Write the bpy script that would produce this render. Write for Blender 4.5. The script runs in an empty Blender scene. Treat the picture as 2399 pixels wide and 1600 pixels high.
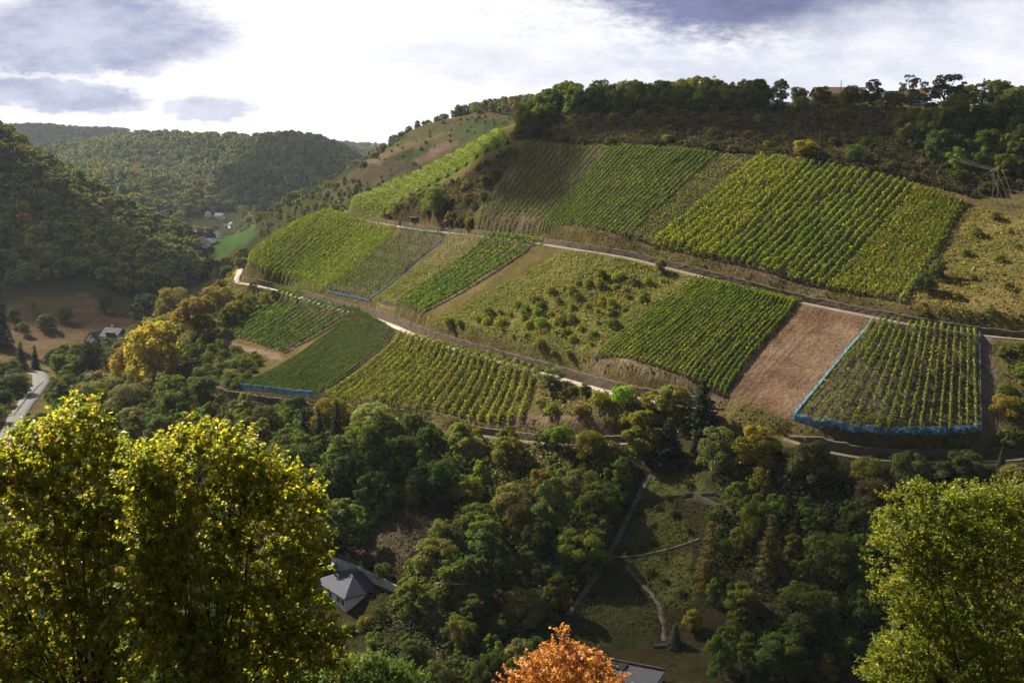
import bpy, bmesh, math, random
import numpy as np
random.seed(7); rng = np.random.default_rng(7)
scene = bpy.context.scene
COL = scene.collection

# ------------------------------------------------------------------ camera
CX, CY, FPX, PITCH = 1175.5, 784.0, 2520.0, math.radians(8.9)
cam_d = bpy.data.cameras.new("camera"); cam = bpy.data.objects.new("camera", cam_d); COL.objects.link(cam)
cam.location = (0, 0, 0); cam.rotation_euler = (math.pi/2 - PITCH, 0, 0)
cam_d.sensor_width = 36.0; cam_d.lens = 36.0*FPX/2351.0
cam_d.clip_start = 0.5; cam_d.clip_end = 20000
scene.camera = cam

# ------------------------------------------------------------------ sun, sky, exposure
SUN_AZ, SUN_EL = math.radians(-47), math.radians(36)      # azimuth from +Y, negative = left
sd = (math.sin(SUN_AZ)*math.cos(SUN_EL), math.cos(SUN_AZ)*math.cos(SUN_EL), math.sin(SUN_EL))
sun_d = bpy.data.lights.new("sun", 'SUN'); sun = bpy.data.objects.new("sun", sun_d); COL.objects.link(sun)
sun_d.energy = 5.0; sun_d.angle = math.radians(0.5); sun_d.color = (1.0, 0.92, 0.79)
from mathutils import Vector
sun.rotation_euler = Vector(sd).to_track_quat('Z', 'Y').to_euler()
sun.location = (sd[0]*900, sd[1]*900, sd[2]*900)
scene.view_settings.view_transform = 'Standard'; scene.view_settings.look = 'None'
scene.view_settings.gamma = 1.0; scene.view_settings.use_curve_mapping = False
scene.view_settings.exposure = 1.6
scene.cycles.use_denoising = True
scene.cycles.max_bounces = 6; scene.cycles.transparent_max_bounces = 4
scene.cycles.diffuse_bounces = 2; scene.cycles.glossy_bounces = 1; scene.cycles.transmission_bounces = 3
scene.cycles.volume_bounces = 0
scene.cycles.caustics_reflective = False; scene.cycles.caustics_refractive = False

class NT:
    """small helper to write node trees compactly"""
    def __init__(s, tree): s.t = tree; s.n = tree.nodes; s.l = tree.links
    def new(s, typ, **kw):
        nd = s.n.new(typ)
        for k, v in kw.items(): setattr(nd, k, v)
        return nd
    def put(s, sock, v):
        if isinstance(v, bpy.types.NodeSocket): s.l.new(v, sock)
        elif v is not None: sock.default_value = v
    def m(s, op, a, b=None, c=None):
        nd = s.new('ShaderNodeMath', operation=op)
        for i, v in enumerate((a, b, c)):
            if v is not None: s.put(nd.inputs[i], v)
        return nd.outputs[0]
    def mix(s, f, a, b, blend='MIX'):
        nd = s.new('ShaderNodeMix', data_type='RGBA', blend_type=blend)
        s.put(nd.inputs[0], f); s.put(nd.inputs[6], a); s.put(nd.inputs[7], b)
        return nd.outputs[2]
    def noise(s, vec, scale, detail=4, rough=0.55, out=0, dist=0.0):
        nd = s.new('ShaderNodeTexNoise'); s.put(nd.inputs['Vector'], vec)
        nd.inputs['Scale'].default_value = scale; nd.inputs['Detail'].default_value = detail
        nd.inputs['Roughness'].default_value = rough; nd.inputs['Distortion'].default_value = dist
        return nd.outputs[out]
    def ramp(s, f, lo, hi):
        nd = s.new('ShaderNodeMapRange', interpolation_type='SMOOTHSTEP', clamp=True)
        s.put(nd.inputs[0], f); nd.inputs[1].default_value = lo; nd.inputs[2].default_value = hi
        return nd.outputs[0]
    def comb(s, x, y, z):
        nd = s.new('ShaderNodeCombineXYZ')
        for i, v in enumerate((x, y, z)): s.put(nd.inputs[i], v)
        return nd.outputs[0]

world = bpy.data.worlds.new("World"); scene.world = world; world.use_nodes = True
w = NT(world.node_tree); w.n.clear()
sky = w.new('ShaderNodeTexSky', sky_type='NISHITA', sun_disc=False)
sky.sun_elevation = SUN_EL; sky.sun_rotation = SUN_AZ
sky.air_density = 1.0; sky.dust_density = 1.5
tc = w.new('ShaderNodeTexCoord'); D = tc.outputs['Generated']
sx = w.new('ShaderNodeSeparateXYZ'); w.put(sx.inputs[0], D); dx, dy, dz = sx.outputs
dyc = w.m('MAXIMUM', dy, 0.12)
U = w.m('DIVIDE', dx, dyc); V = w.m('DIVIDE', dz, dyc)           # tangent-plane direction coordinates of the sky
cp = w.comb(w.m('MULTIPLY', U, 1.0), w.m('MULTIPLY', V, 2.6), 0.0)
n1 = w.noise(cp, 7.0, 9, 0.66); n2 = w.noise(cp, 26.0, 9, 0.72); n3 = w.noise(w.comb(U, w.m('MULTIPLY', V, 2.6), 3.7), 4.0, 5, 0.6)
SU, SV = 0.17, 0.075
Ud = w.m('ADD', U, w.m('MULTIPLY', w.m('SUBTRACT', n1, 0.5), SU)); Ud = w.m('ADD', Ud, w.m('MULTIPLY', w.m('SUBTRACT', n2, 0.5), 0.075))
Vd = w.m('ADD', V, w.m('MULTIPLY', w.m('SUBTRACT', n3, 0.5), SV)); Vd = w.m('ADD', Vd, w.m('MULTIPLY', w.m('SUBTRACT', n2, 0.5), 0.038))
def blob(u0, v0, ru, rv_up, rv_dn, soft_lo, soft_hi):
    a = w.m('DIVIDE', w.m('SUBTRACT', Ud, u0), ru)
    dv = w.m('SUBTRACT', Vd, v0)
    up = w.m('DIVIDE', w.m('MAXIMUM', dv, 0.0), rv_up); dn = w.m('DIVIDE', w.m('MINIMUM', dv, 0.0), rv_dn)
    r = w.m('ADD', w.m('MULTIPLY', a, a), w.m('ADD', w.m('MULTIPLY', up, up), w.m('MULTIPLY', dn, dn)))
    return w.m('SUBTRACT', 1.0, w.ramp(r, soft_lo, soft_hi))
front = w.ramp(dy, 0.1, 0.3)
SK = 1.0/0.1            # the Background runs at 0.1
def skc(r, g, b): return (r*SK, g*SK, b*SK, 1)
white = skc(0.345, 0.345, 0.353); pale = skc(0.232, 0.242, 0.285); grey = skc(0.102, 0.116, 0.180); dark = skc(0.042, 0.050, 0.10)
cover = w.ramp(w.noise(w.comb(w.m('DIVIDE', dx, w.m('ADD', w.m('ABSOLUTE', dz), 0.25)), w.m('DIVIDE', dy, w.m('ADD', w.m('ABSOLUTE', dz), 0.25)), 0), 1.3, 6, 0.6), 0.42, 0.62)
glow = w.ramp(w.m('ADD', w.m('MULTIPLY', dx, sd[0]), w.m('ADD', w.m('MULTIPLY', dy, sd[1]), w.m('MULTIPLY', dz, sd[2]))), -0.2, 0.95)
backcloud = w.mix(glow, skc(0.034, 0.037, 0.045), skc(0.09, 0.094, 0.10))
base = w.mix(cover, w.mix(1.0, sky.outputs[0], (0.48, 0.45, 0.39, 1), 'MULTIPLY'), backcloud)
wisps = w.m('MULTIPLY', w.ramp(w.m('ADD', w.m('MULTIPLY', n3, 0.6), w.m('MULTIPLY', n2, 0.4)), 0.44, 0.60), w.ramp(U, -0.35, 0.15))
fr = w.mix(w.m('MULTIPLY', wisps, 0.95), white, pale)
low = w.ramp(V, 0.16, 0.24)
base = w.mix(w.m('MULTIPLY', front, w.m('SUBTRACT', 1.0, low)), base, fr)
shade = w.ramp(w.noise(cp, 11.0, 9, 0.68), 0.34, 0.66)
for (u0, v0, ru, ru_, rd_, lo, hi, colr, colr2, k) in (
        (-0.385, 0.106, 0.150, 0.060, 0.021, 0.35, 1.08, grey, pale, 0.95),
        (-0.440, 0.067, 0.125, 0.022, 0.019, 0.35, 1.1, grey, pale, 0.90),
        (-0.270, 0.055, 0.050, 0.018, 0.010, 0.30, 1.15, grey, pale, 0.75),
        (0.245, 0.165, 0.205, 0.06, 0.058, 0.40, 1.10, dark, skc(0.075, 0.086, 0.155), 0.98),
        (0.33, 0.125, 0.10, 0.02, 0.026, 0.2, 1.2, grey, pale, 0.6),
        (-0.02, 0.086, 0.13, 0.022, 0.016, 0.05, 1.6, pale, white, 0.8),
        (0.12, 0.075, 0.10, 0.014, 0.012, 0.05, 1.6, pale, white, 0.7),
        (0.42, 0.105, 0.18, 0.05, 0.04, 0.05, 1.7, pale, white, 0.85)):
    f = w.m('MULTIPLY', w.m('MULTIPLY', blob(u0, v0, ru, ru_, rd_, lo, hi), k), front)
    base = w.mix(f, base, w.mix(w.m('MULTIPLY', shade, 0.75), colr, colr2))
bg = w.new('ShaderNodeBackground'); w.put(bg.inputs[0], base); bg.inputs[1].default_value = 0.1
wo = w.new('ShaderNodeOutputWorld'); w.l.new(bg.outputs[0], wo.inputs[0])

# ------------------------------------------------------------------ scene helpers
def link(o): COL.objects.link(o); return o
def tag(o, label=None, cat=None, group=None, kind=None):
    if label: o['label'] = label
    if cat: o['category'] = cat
    if group: o['group'] = group
    if kind: o['kind'] = kind
    return o
def empty(name, loc, rz=0.0):
    o = bpy.data.objects.new(name, None); link(o); o.location = loc; o.rotation_euler = (0, 0, rz); o.empty_display_size = 0.5
    return o
def mesh_np(name, verts, faces, mats, fcol=None, fmat=None, smooth=False):
    """verts (N,3); faces (M,4) or (M,3) arrays or a list of index lists; fcol per-vertex colour (N,3)"""
    me = bpy.data.meshes.new(name)
    verts = np.asarray(verts, dtype=np.float32)
    if isinstance(faces, np.ndarray):
        k = faces.shape[1]; nf = faces.shape[0]
        me.vertices.add(len(verts)); me.vertices.foreach_set('co', verts.ravel())
        me.loops.add(nf*k); me.loops.foreach_set('vertex_index', faces.astype(np.int32).ravel())
        me.polygons.add(nf); me.polygons.foreach_set('loop_start', np.arange(0, nf*k, k, dtype=np.int32))
        me.update(calc_edges=True)
    else:
        me.from_pydata(verts.tolist(), [], faces); me.update()
    for m_ in (mats if isinstance(mats, (list, tuple)) else [mats]): me.materials.append(m_)
    if fcol is not None:
        a = me.color_attributes.new('Col', 'FLOAT_COLOR', 'POINT')
        c4 = np.ones((len(verts), 4), dtype=np.float32); c4[:, :3] = fcol
        a.data.foreach_set('color', c4.ravel())
    if fmat is not None: me.polygons.foreach_set('material_index', np.asarray(fmat, dtype=np.int32))
    if smooth: me.polygons.foreach_set('use_smooth', np.ones(len(me.polygons), dtype=bool))
    me.validate(); me.update()
    return me
def obj(name, me, parent=None):
    o = bpy.data.objects.new(name, me); link(o)
    if parent is not None: o.parent = parent
    return o
class MB:
    """collects boxes, tubes and prisms; build() links them as ONE mesh object"""
    def __init__(s): s.v = []; s.f = []
    def poly(s, vs, fs):
        b = len(s.v); s.v += [tuple(map(float, p)) for p in vs]; s.f += [[b+i for i in q] for q in fs]; return s
    def box(s, c, d, rz=0.0, taper=1.0):
        cx, cy, cz = c; hx, hy, hz = d[0]/2, d[1]/2, d[2]/2; ca, sa = math.cos(rz), math.sin(rz); vs = []
        for z, t in ((-hz, 1.0), (hz, taper)):
            for (x, y) in ((-hx, -hy), (hx, -hy), (hx, hy), (-hx, hy)):
                x, y = x*t, y*t; vs.append((cx+x*ca-y*sa, cy+x*sa+y*ca, cz+z))
        return s.poly(vs, [(0,3,2,1), (4,5,6,7), (0,1,5,4), (1,2,6,5), (2,3,7,6), (3,0,4,7)])
    def tube(s, pts, rad, n=8):
        pts = [Vector(p) for p in pts]; rad = rad if isinstance(rad, (list, tuple)) else [rad]*len(pts); rings = []
        for i, p in enumerate(pts):
            t = (pts[min(i+1, len(pts)-1)] - pts[max(i-1, 0)]).normalized()
            a = t.cross(Vector((0, 0, 1)));  a = a if a.length > 1e-3 else Vector((1, 0, 0))
            a.normalize(); b_ = t.cross(a)
            rings.append([p + a*(rad[i]*math.cos(2*math.pi*k/n)) + b_*(rad[i]*math.sin(2*math.pi*k/n)) for k in range(n)])
        vs = [q for r in rings for q in r]; fs = []
        for i in range(len(pts)-1):
            for k in range(n): fs.append((i*n+k, i*n+(k+1) % n, (i+1)*n+(k+1) % n, (i+1)*n+k))
        fs.append(tuple(range(n))); fs.append(tuple((len(pts)-1)*n + k for k in reversed(range(n))))
        return s.poly(vs, fs)
    def build(s, name, mat, parent=None, smooth=False):
        return obj(name, mesh_np(name, s.v, s.f, mat, smooth=smooth), parent)

# ------------------------------------------------------------------ materials
def pmat(name, col, rough=0.8, noise=0.0, scale=3.0, col2=None, spec=0.1, bump=0.0, metal=0.0):
    m_ = bpy.data.materials.new(name); m_.use_nodes = True; t = NT(m_.node_tree); t.n.clear()
    p = t.new('ShaderNodeBsdfPrincipled'); p.inputs['Roughness'].default_value = rough; p.inputs['Metallic'].default_value = metal
    p.inputs['Specular IOR Level'].default_value = spec
    o = t.new('ShaderNodeOutputMaterial'); t.l.new(p.outputs[0], o.inputs[0])
    g = t.new('ShaderNodeTexCoord')
    n = t.noise(g.outputs['Object'], scale, 6, 0.65)
    c2 = col2 or tuple(c*(1-noise) for c in col)
    t.put(p.inputs['Base Color'], t.mix(t.ramp(n, 0.3, 0.7), (*col, 1), (*c2, 1)))
    if bump:
        b = t.new('ShaderNodeBump'); b.inputs['Strength'].default_value = bump; b.inputs['Distance'].default_value = 0.15
        t.put(b.inputs['Height'], n); t.l.new(b.outputs[0], p.inputs['Normal'])
    return m_
def leaf_mat(name, transl=0.46, rough=0.6, spec=0.05, boost=(1.25, 1.3, 0.55), rnd=False):
    """foliage: per-leaf colour attribute times the object's own colour; light passes through the blades"""
    m_ = bpy.data.materials.new(name); m_.use_nodes = True; t = NT(m_.node_tree); t.n.clear()
    at = t.new('ShaderNodeAttribute', attribute_name='Col'); oi = t.new('ShaderNodeObjectInfo')
    c = t.mix(1.0, at.outputs[0], oi.outputs['Color'], 'MULTIPLY')
    if rnd:
        r = oi.outputs['Random']
        c = t.mix(1.0, c, t.mix(t.ramp(r, 0.90, 1.0), t.mix(r, (0.75, 0.85, 0.85, 1), (1.15, 1.1, 1.0, 1)), (1.3, 1.08, 0.75, 1)), 'MULTIPLY')
    p = t.new('ShaderNodeBsdfPrincipled'); t.put(p.inputs['Base Color'], c)
    p.inputs['Roughness'].default_value = rough; p.inputs['Specular IOR Level'].default_value = spec
    tr = t.new('ShaderNodeBsdfTranslucent'); t.put(tr.inputs[0], t.mix(1.0, c, (*boost, 1), 'MULTIPLY'))
    mx = t.new('ShaderNodeMixShader'); mx.inputs[0].default_value = transl
    t.l.new(p.outputs[0], mx.inputs[1]); t.l.new(tr.outputs[0], mx.inputs[2])
    o = t.new('ShaderNodeOutputMaterial'); t.l.new(mx.outputs[0], o.inputs[0])
    return m_
M_LEAF = leaf_mat('leaf'); M_WOODLEAF = leaf_mat('wood_leaf', 0.38, rnd=True); M_VINE = leaf_mat('vine_leaf', 0.42)
M_BARK = pmat('bark', (0.055, 0.042, 0.03), 0.9, 0.5, 4.0)
# ------------------------------------------------------------------ terrain
def ray(px, py):
    """direction (per unit of forward Y) of a photograph position"""
    a = (np.asarray(px, float)-CX)/FPX; v = -(np.asarray(py, float)-CY)/FPX
    Y = math.cos(PITCH) + v*math.sin(PITCH); Z = -math.sin(PITCH) + v*math.cos(PITCH)
    return a/Y, Z/Y
CP = [  # surveyed points of the valley: (column, row, forward distance in metres)
 # middle terrace road
 (530,652,455),(640,665,430),(720,690,400),(850,722,356),(960,760,318),(1100,798,292),(1230,838,272),(1310,870,262),(1470,915,242),(1670,942,228),
 # upper terrace road
 (770,485,480),(830,505,455),(950,522,408),(1120,540,360),(1270,560,325),(1530,612,290),(1850,692,262),(2100,738,243),(2350,778,230),(2800,790,220),
 # lower terrace
 (450,908,322),(600,903,314),(720,925,298),(900,950,276),(1150,978,258),(1290,1005,241),(1420,1005,234),(1820,968,218),(2030,1003,211),(2250,1005,210),(2800,1000,200),
 # top edge of the vineyards
 (1190,314,416),(1215,322,408),(1400,340,372),(1740,362,338),(1900,385,322),(2150,440,299),(2230,470,290),(2350,430,294),(2800,430,275),
 # plateau edge
 (1200,285,428),(1270,252,448),(1400,250,426),(1600,247,403),(1800,246,386),(1960,243,373),(2150,255,355),(2350,268,342),(2800,275,325),
 # crest of the spur, hollow beside it
 (1140,317,416),(1168,342,400),(1100,336,430),(1000,381,456),(900,428,470),(808,470,484),(1052,402,418),(935,455,442),(872,496,450),
 (1140,400,395),(1100,450,391),(1050,490,392),(1000,505,400),(1140,450,380),(1225,400,380),(1300,480,345),
 (575,602,452),(640,545,466),(700,510,475),
 # slope under the lower terrace, valley floor
 (810,1400,197),(920,1220,214),(1350,1400,192),(1490,1080,225),(1175,1568,171),(2000,1500,168),(2000,1250,188),(2350,1060,204),(2350,1400,175),(2800,1060,196),(2800,1400,168),
 (600,1000,277),(850,1000,266),(300,980,320),(150,1000,330),(25,990,337),(300,1200,257),(45,930,378),(90,880,415),(60,860,440),(200,850,436),(225,860,428),
 (350,800,412),(300,870,386),(400,760,400),(240,815,500),(160,790,515),(-300,930,380),(-300,800,520),
 # meadow and wooded hill on the left
 (200,668,620),(20,692,585),(290,730,560),(0,600,660),(0,470,745),(200,560,715),(0,330,840),(120,402,850),(250,475,868),(370,535,885),(485,616,850),(380,690,620),(300,610,690),(-300,250,830),(-300,600,650),
 # far valley, village
 (475,577,880),(530,552,950),(470,545,1150),(540,507,1350),(585,545,850),(620,502,860),(700,472,800),(520,625,620),
 # middle far hill
 (560,492,1420),(400,485,1350),(200,400,1650),(450,400,1650),(600,425,1500),(700,400,1550),(150,366,2000),(250,331,2050),(400,327,2050),(520,327,2000),(640,335,1950),(720,348,1850),(800,369,1750),(850,394,1700),
 (10,293,3500),(130,295,3500),(240,304,3500),(100,342,2800),(740,328,3200),(860,345,3000),
 # back spur
 (830,440,680),(800,466,650),(840,388,730),(862,368,765),(950,303,790),(1050,276,810),(1180,276,770),(1000,340,710),(1100,312,700),(960,385,690),(1150,252,860),(1270,236,900),
]
HP = [(500,640,-64),(540,700,-68),(590,700,-65),(500,780,-70),(560,790,-67),(600,820,-60),(640,760,-50),
   # further points on ground the camera cannot see: (column, forward distance, height)
 (575,560,-66),(500,540,-68),(700,565,-50),(800,560,-38),(900,550,-30),(1000,530,-16),(1100,500,0),(1180,480,12),(1250,560,20),(1250,700,22),
 (900,900,0),(1050,1000,25),(1000,600,-22),(900,620,-26),
 (1500,470,25),(1900,440,24),(2300,420,20),(1600,650,28),(2200,650,26),(1500,1200,40),(2200,1200,40),(1300,3000,40),(2300,3000,40),
 (0,1000,20),(120,1050,-15),(250,1000,-50),(-300,1000,65),(-300,1600,60),(370,1000,-62),(100,1350,-25),(250,1250,-50),
 (150,2500,40),(400,2500,45),(640,2500,35),(800,2200,0),(860,2200,-10),(760,1950,8),(860,1950,-12),(700,2100,22),(500,2300,48),(300,2350,50),
 (-300,6000,100),(500,6500,70),(1300,6500,40),(2400,6500,40),(100,5000,95),(800,4500,40)]
cxy, cz = [], []
for (px, py, Yd) in CP:
    a, s = ray(px, py); cxy.append((a*Yd, Yd)); cz.append(s*Yd)
for (px, Yd, z) in HP: cxy.append(((px-CX)/FPX*Yd, Yd)); cz.append(z)
for x in (-150, -60, 0, 60, 150):
    for (y, z) in ((-38, 6), (0, -2.2), (40, -27), (80, -54), (120, -77), (148, -84.5)): cxy.append((x, y)); cz.append(z + (-3 if x < 0 and y > 60 else 0))
cxy = np.array(cxy, float); cz = np.array(cz, float)
def warp(xy):
    r = xy[:, 1]+90.0
    return np.stack([xy[:, 0]/r*1.6, np.log(r)], 1)
def kern(a, b):
    d2 = ((a[:, None, :]-b[None, :, :])**2).sum(-1)
    return 0.5*d2*np.log(d2+1e-12)
cw = warp(cxy); n_ = len(cw)
A = np.zeros((n_+3, n_+3)); A[:n_, :n_] = kern(cw, cw) + np.eye(n_)*2e-4; A[:n_, n_] = 1; A[:n_, n_+1:] = cw; A[n_:, :n_] = A[:n_, n_:].T
wts = np.linalg.solve(A, np.concatenate([cz, np.zeros(3)]))
def rbf(xy):
    out = np.empty(len(xy))
    for i in range(0, len(xy), 20000):
        q = warp(xy[i:i+20000]); out[i:i+20000] = kern(q, cw) @ wts[:n_] + wts[n_] + q @ wts[n_+1:]
    return out
def vnoise(x, y, s, seed=0):
    """smooth value noise, -1..1"""
    x = x/s+seed*17.3; y = y/s+seed*9.1; xi = np.floor(x).astype(int); yi = np.floor(y).astype(int); fx, fy = x-xi, y-yi
    h = lambda a, b: (np.sin(a*127.1+b*311.7+seed*74.7)*43758.5453) % 1.0
    fx = fx*fx*(3-2*fx); fy = fy*fy*(3-2*fy)
    return 2*((h(xi, yi)*(1-fx)+h(xi+1, yi)*fx)*(1-fy)+(h(xi, yi+1)*(1-fx)+h(xi+1, yi+1)*fx)*fy)-1
FAN = 60.0
us = np.concatenate([np.linspace(-1.6, -0.58, 26)[:-1], np.linspace(-0.58, 0.58, 470), np.linspace(0.58, 1.6, 26)[1:]])
ys = np.concatenate([np.arange(-38, 150, 4.0), np.arange(150, 520, 0.9), 520*1.0115**np.arange(0, 225)])
GU, GY = np.meshgrid(us, ys); GX = GU*(GY+FAN)
GZ = rbf(np.stack([GX.ravel(), GY.ravel()], 1)).reshape(GX.shape)
far_k = np.clip((GY-560)/300, 0, 1)
GZ += np.clip((GY-1250)/200, 0, 1)*np.clip((2300-GY)/300, 0, 1)*(vnoise(GX+GY*.35, GY*.45, 150, 7)*15+vnoise(GX, GY, 75, 8)*5)
GZ += far_k*(vnoise(GX, GY, 120, 1)*5 + vnoise(GX, GY, 260, 2)*7)*np.clip(GY/1500, 0, 1) + (1-far_k)*(vnoise(GX, GY, 17, 3)*0.35+vnoise(GX, GY, 6, 4)*0.15)
def hgt(x, y):
    x = np.asarray(x, float); y = np.asarray(y, float); u = x/(y+FAN)
    j = np.clip(np.searchsorted(us, u)-1, 0, len(us)-2); i = np.clip(np.searchsorted(ys, y)-1, 0, len(ys)-2)
    fu = np.clip((u-us[j])/(us[j+1]-us[j]), 0, 1); fy = np.clip((y-ys[i])/(ys[i+1]-ys[i]), 0, 1)
    return (GZ[i, j]*(1-fu)+GZ[i, j+1]*fu)*(1-fy)+(GZ[i+1, j]*(1-fu)+GZ[i+1, j+1]*fu)*fy
MARCH = np.concatenate([np.arange(140, 560, 1.0), 560*1.004**np.arange(0, 560)])
def hit(px, py):
    """ground points seen at photograph positions -> (N,3)"""
    px = np.atleast_1d(np.asarray(px, float)); py = np.atleast_1d(np.asarray(py, float)); out = np.zeros((len(px), 3))
    for k in range(0, len(px), 400):
        a, s = ray(px[k:k+400], py[k:k+400]); X = a[:, None]*MARCH[None]; Zr = s[:, None]*MARCH[None]
        dlt = Zr - hgt(X, np.broadcast_to(MARCH, X.shape)); neg = dlt < 0
        idx = np.where(neg.any(1), neg.argmax(1), len(MARCH)-1); idx = np.clip(idx, 1, None); ar = np.arange(len(idx))
        d0, d1 = dlt[ar, idx-1], dlt[ar, idx]; t = np.clip(d0/(d0-d1+1e-9), 0, 1); Y = MARCH[idx-1]+(MARCH[idx]-MARCH[idx-1])*t
        out[k:k+400, 0] = a*Y; out[k:k+400, 1] = Y; out[k:k+400, 2] = hgt(a*Y, Y)
    return out
def resample(pts, step):
    pts = np.asarray(pts, float); seg = np.linalg.norm(np.diff(pts[:, :2], axis=0), axis=1); s = np.concatenate([[0], np.cumsum(seg)])
    n = max(2, int(s[-1]/step)+1); t = np.linspace(0, s[-1], n)
    return np.stack([np.interp(t, s, pts[:, k]) for k in range(pts.shape[1])], 1)
def smooth_line(p, it=6):
    p = p.copy()
    for _ in range(it): p[1:-1] = 0.25*p[:-2]+0.5*p[1:-1]+0.25*p[2:]
    return p
def road_line(pix, step=2.0, it=8):
    p = hit([q[0] for q in pix], [q[1] for q in pix]); return smooth_line(resample(p, step), it)
def line_dist(line, x, y):
    """signed distance (positive on the left of travel), index parameter and end taper, for points near a polyline"""
    best = np.full(x.shape, 1e9); sg = np.zeros(x.shape); par = np.zeros(x.shape)
    for i in range(len(line)-1):
        ax, ay = line[i, :2]; bx, by = line[i+1, :2]; ex, ey = bx-ax, by-ay; L2 = ex*ex+ey*ey+1e-9
        t = np.clip(((x-ax)*ex+(y-ay)*ey)/L2, 0, 1); qx, qy = ax+t*ex-x, ay+t*ey-y; d = np.hypot(qx, qy); m_ = d < best
        best = np.where(m_, d, best); sg = np.where(m_, np.sign(ex*(y-ay)-ey*(x-ax)), sg); par = np.where(m_, i+t, par)
    return best, sg, par
def near_mask(line, r):
    return (GX > line[:, 0].min()-r) & (GX < line[:, 0].max()+r) & (GY > line[:, 1].min()-r) & (GY < line[:, 1].max()+r)
def terrace(line, H, off, reach=22.0, taper=5.0):
    """raises the ground on the uphill side of a retaining wall"""
    mk = near_mask(line, reach*3); x, y = GX[mk], GY[mk]; d, sg, par = line_dist(line, x, y)
    e = np.clip(np.minimum(par, len(line)-1-par)/taper, 0, 1); up = (sg > 0) & (d > off+0.15)
    st = np.clip((d-off-0.15)/0.8, 0, 1)
    GZ[mk] += np.where(up, H*e*st*np.exp(-(np.maximum(d-off-1, 0)/reach)), 0)
def flatten(line, hw, drop=0.22, shoulder=2.5):
    mk = near_mask(line, hw+shoulder+6); x, y = GX[mk], GY[mk]; d, sg, par = line_dist(line, x, y)
    zt = np.interp(par, np.arange(len(line)), line[:, 2]) - drop
    k = 1-np.clip((d-hw-0.9)/shoulder, 0, 1); k = k*k*(3-2*k)
    GZ[mk] = GZ[mk]*(1-k)+zt*k
# --- roads: lines as they run over the ground, left to right
L_MID = road_line([(562,598),(548,630),(538,648),(585,655),(640,667),(720,692),(790,712),(850,727),(905,748),(960,772),(1030,795),(1100,815),(1180,838),(1250,858),(1310,875),(1390,898),(1470,917),(1560,932),(1640,945)])
L_UP = road_line([(800,470),(772,482),(785,494),(840,507),(900,517),(960,527),(1040,535),(1120,544),(1200,552),(1280,566),(1370,580),(1450,593),(1530,615),(1640,642),(1740,670),(1850,697),(1950,717),(2100,747),(2230,768),(2350,780),(2500,790)])
L_LOW = road_line([(1040,990),(1130,1004),(1230,1016),(1320,1022),(1420,1021),(1480,1015)])
L_NET = road_line([(1800,1008),(1900,1040),(2000,1056),(2100,1062),(2250,1060),(2400,1050)])
L_LOWL = road_line([(440,905),(520,925),(600,936),(680,944),(740,945)])
L_VAL = road_line([(-20,1055),(25,990),(48,940),(75,905),(95,880),(92,858),(70,850)], 3, 4)
L_LANE = road_line([(195,850),(225,862),(262,868)], 3, 2)
L_UPC = L_UP[9:]
for ln, H, off, rc in ((L_MID[26:], 2.6, 2.2, 25), (L_UP[60:], 1.9, 2.0, 20), (L_LOW, 1.9, 1.8, 18), (L_NET, 2.4, 1.8, 14), (L_LOWL, 2.4, 1.6, 14)):
    terrace(ln, H, off, rc)
for ln, hw in ((L_MID, 1.7), (L_UP, 1.5), (L_LOW, 1.4), (L_NET, 1.4), (L_VAL, 3.2), (L_LANE, 4.0)): flatten(ln, hw)
def ribbon(line, hw, lift, wob=0.0, flare=0.0):
    t = np.gradient(line[:, :2], axis=0); t /= np.linalg.norm(t, axis=1)[:, None]+1e-9; nrm = np.stack([-t[:, 1], t[:, 0]], 1)
    vs, fs = [], []; offs = (-1.0, -0.96, -0.4, 0.0, 0.4, 0.96, 1.0); zs = (-0.5, 0, 0.03, 0.05, 0.03, 0, -0.5)
    k = len(offs)
    for i in range(len(line)):
        wv = hw*(1+wob*math.sin(i*0.9)*math.cos(i*0.37))*(1+flare*math.exp(-(i/14)**2))
        for o_, z_ in zip(offs, zs): vs.append((line[i, 0]+nrm[i, 0]*wv*o_, line[i, 1]+nrm[i, 1]*wv*o_, line[i, 2]+lift+z_))
    for i in range(len(line)-1):
        for j in range(k-1): fs.append((i*k+j, i*k+j+1, (i+1)*k+j+1, (i+1)*k+j))
    return np.array(vs), np.array(fs)
def wallbody(line, off, H, thick=0.9, top=-0.08, jit=0.10, step=1.0):
    """dry stone retaining wall standing along the left side of a line: front face, cap and back face, and ends"""
    ln = resample(line, step); t = np.gradient(ln[:, :2], axis=0); t /= np.linalg.norm(t, axis=1)[:, None]+1e-9; nrm = np.stack([-t[:, 1], t[:, 0]], 1)
    vs, fs = [], []; n = len(ln)
    for i in range(n):
        e = min(1.0, min(i, n-1-i)*step/8.0+0.15)
        f0 = ln[i, :2]+nrm[i]*(off+0.02); f1 = ln[i, :2]+nrm[i]*(off+0.22); b0 = ln[i, :2]+nrm[i]*(off+thick+0.3)
        zb = min(ln[i, 2], float(hgt(*f0)))-0.5; zt = max(float(hgt(*b0))+top, ln[i, 2]+H*e*0.8)+rng.normal()*jit
        for k in range(5):
            f = f0*(1-k/4)+f1*(k/4); vs.append((f[0]+rng.normal()*0.02, f[1]+rng.normal()*0.02, zb+(zt-zb)*k/4))
        vs.append((b0[0], b0[1], zt)); vs.append((b0[0], b0[1], zb))
    for i in range(n-1):
        for k in range(6): fs.append((i*7+k, (i+1)*7+k, (i+1)*7+k+1, i*7+k+1))
    fs.append(tuple(range(6, -1, -1))); fs.append(tuple((n-1)*7+k for k in range(7)))
    return vs, fs
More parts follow.
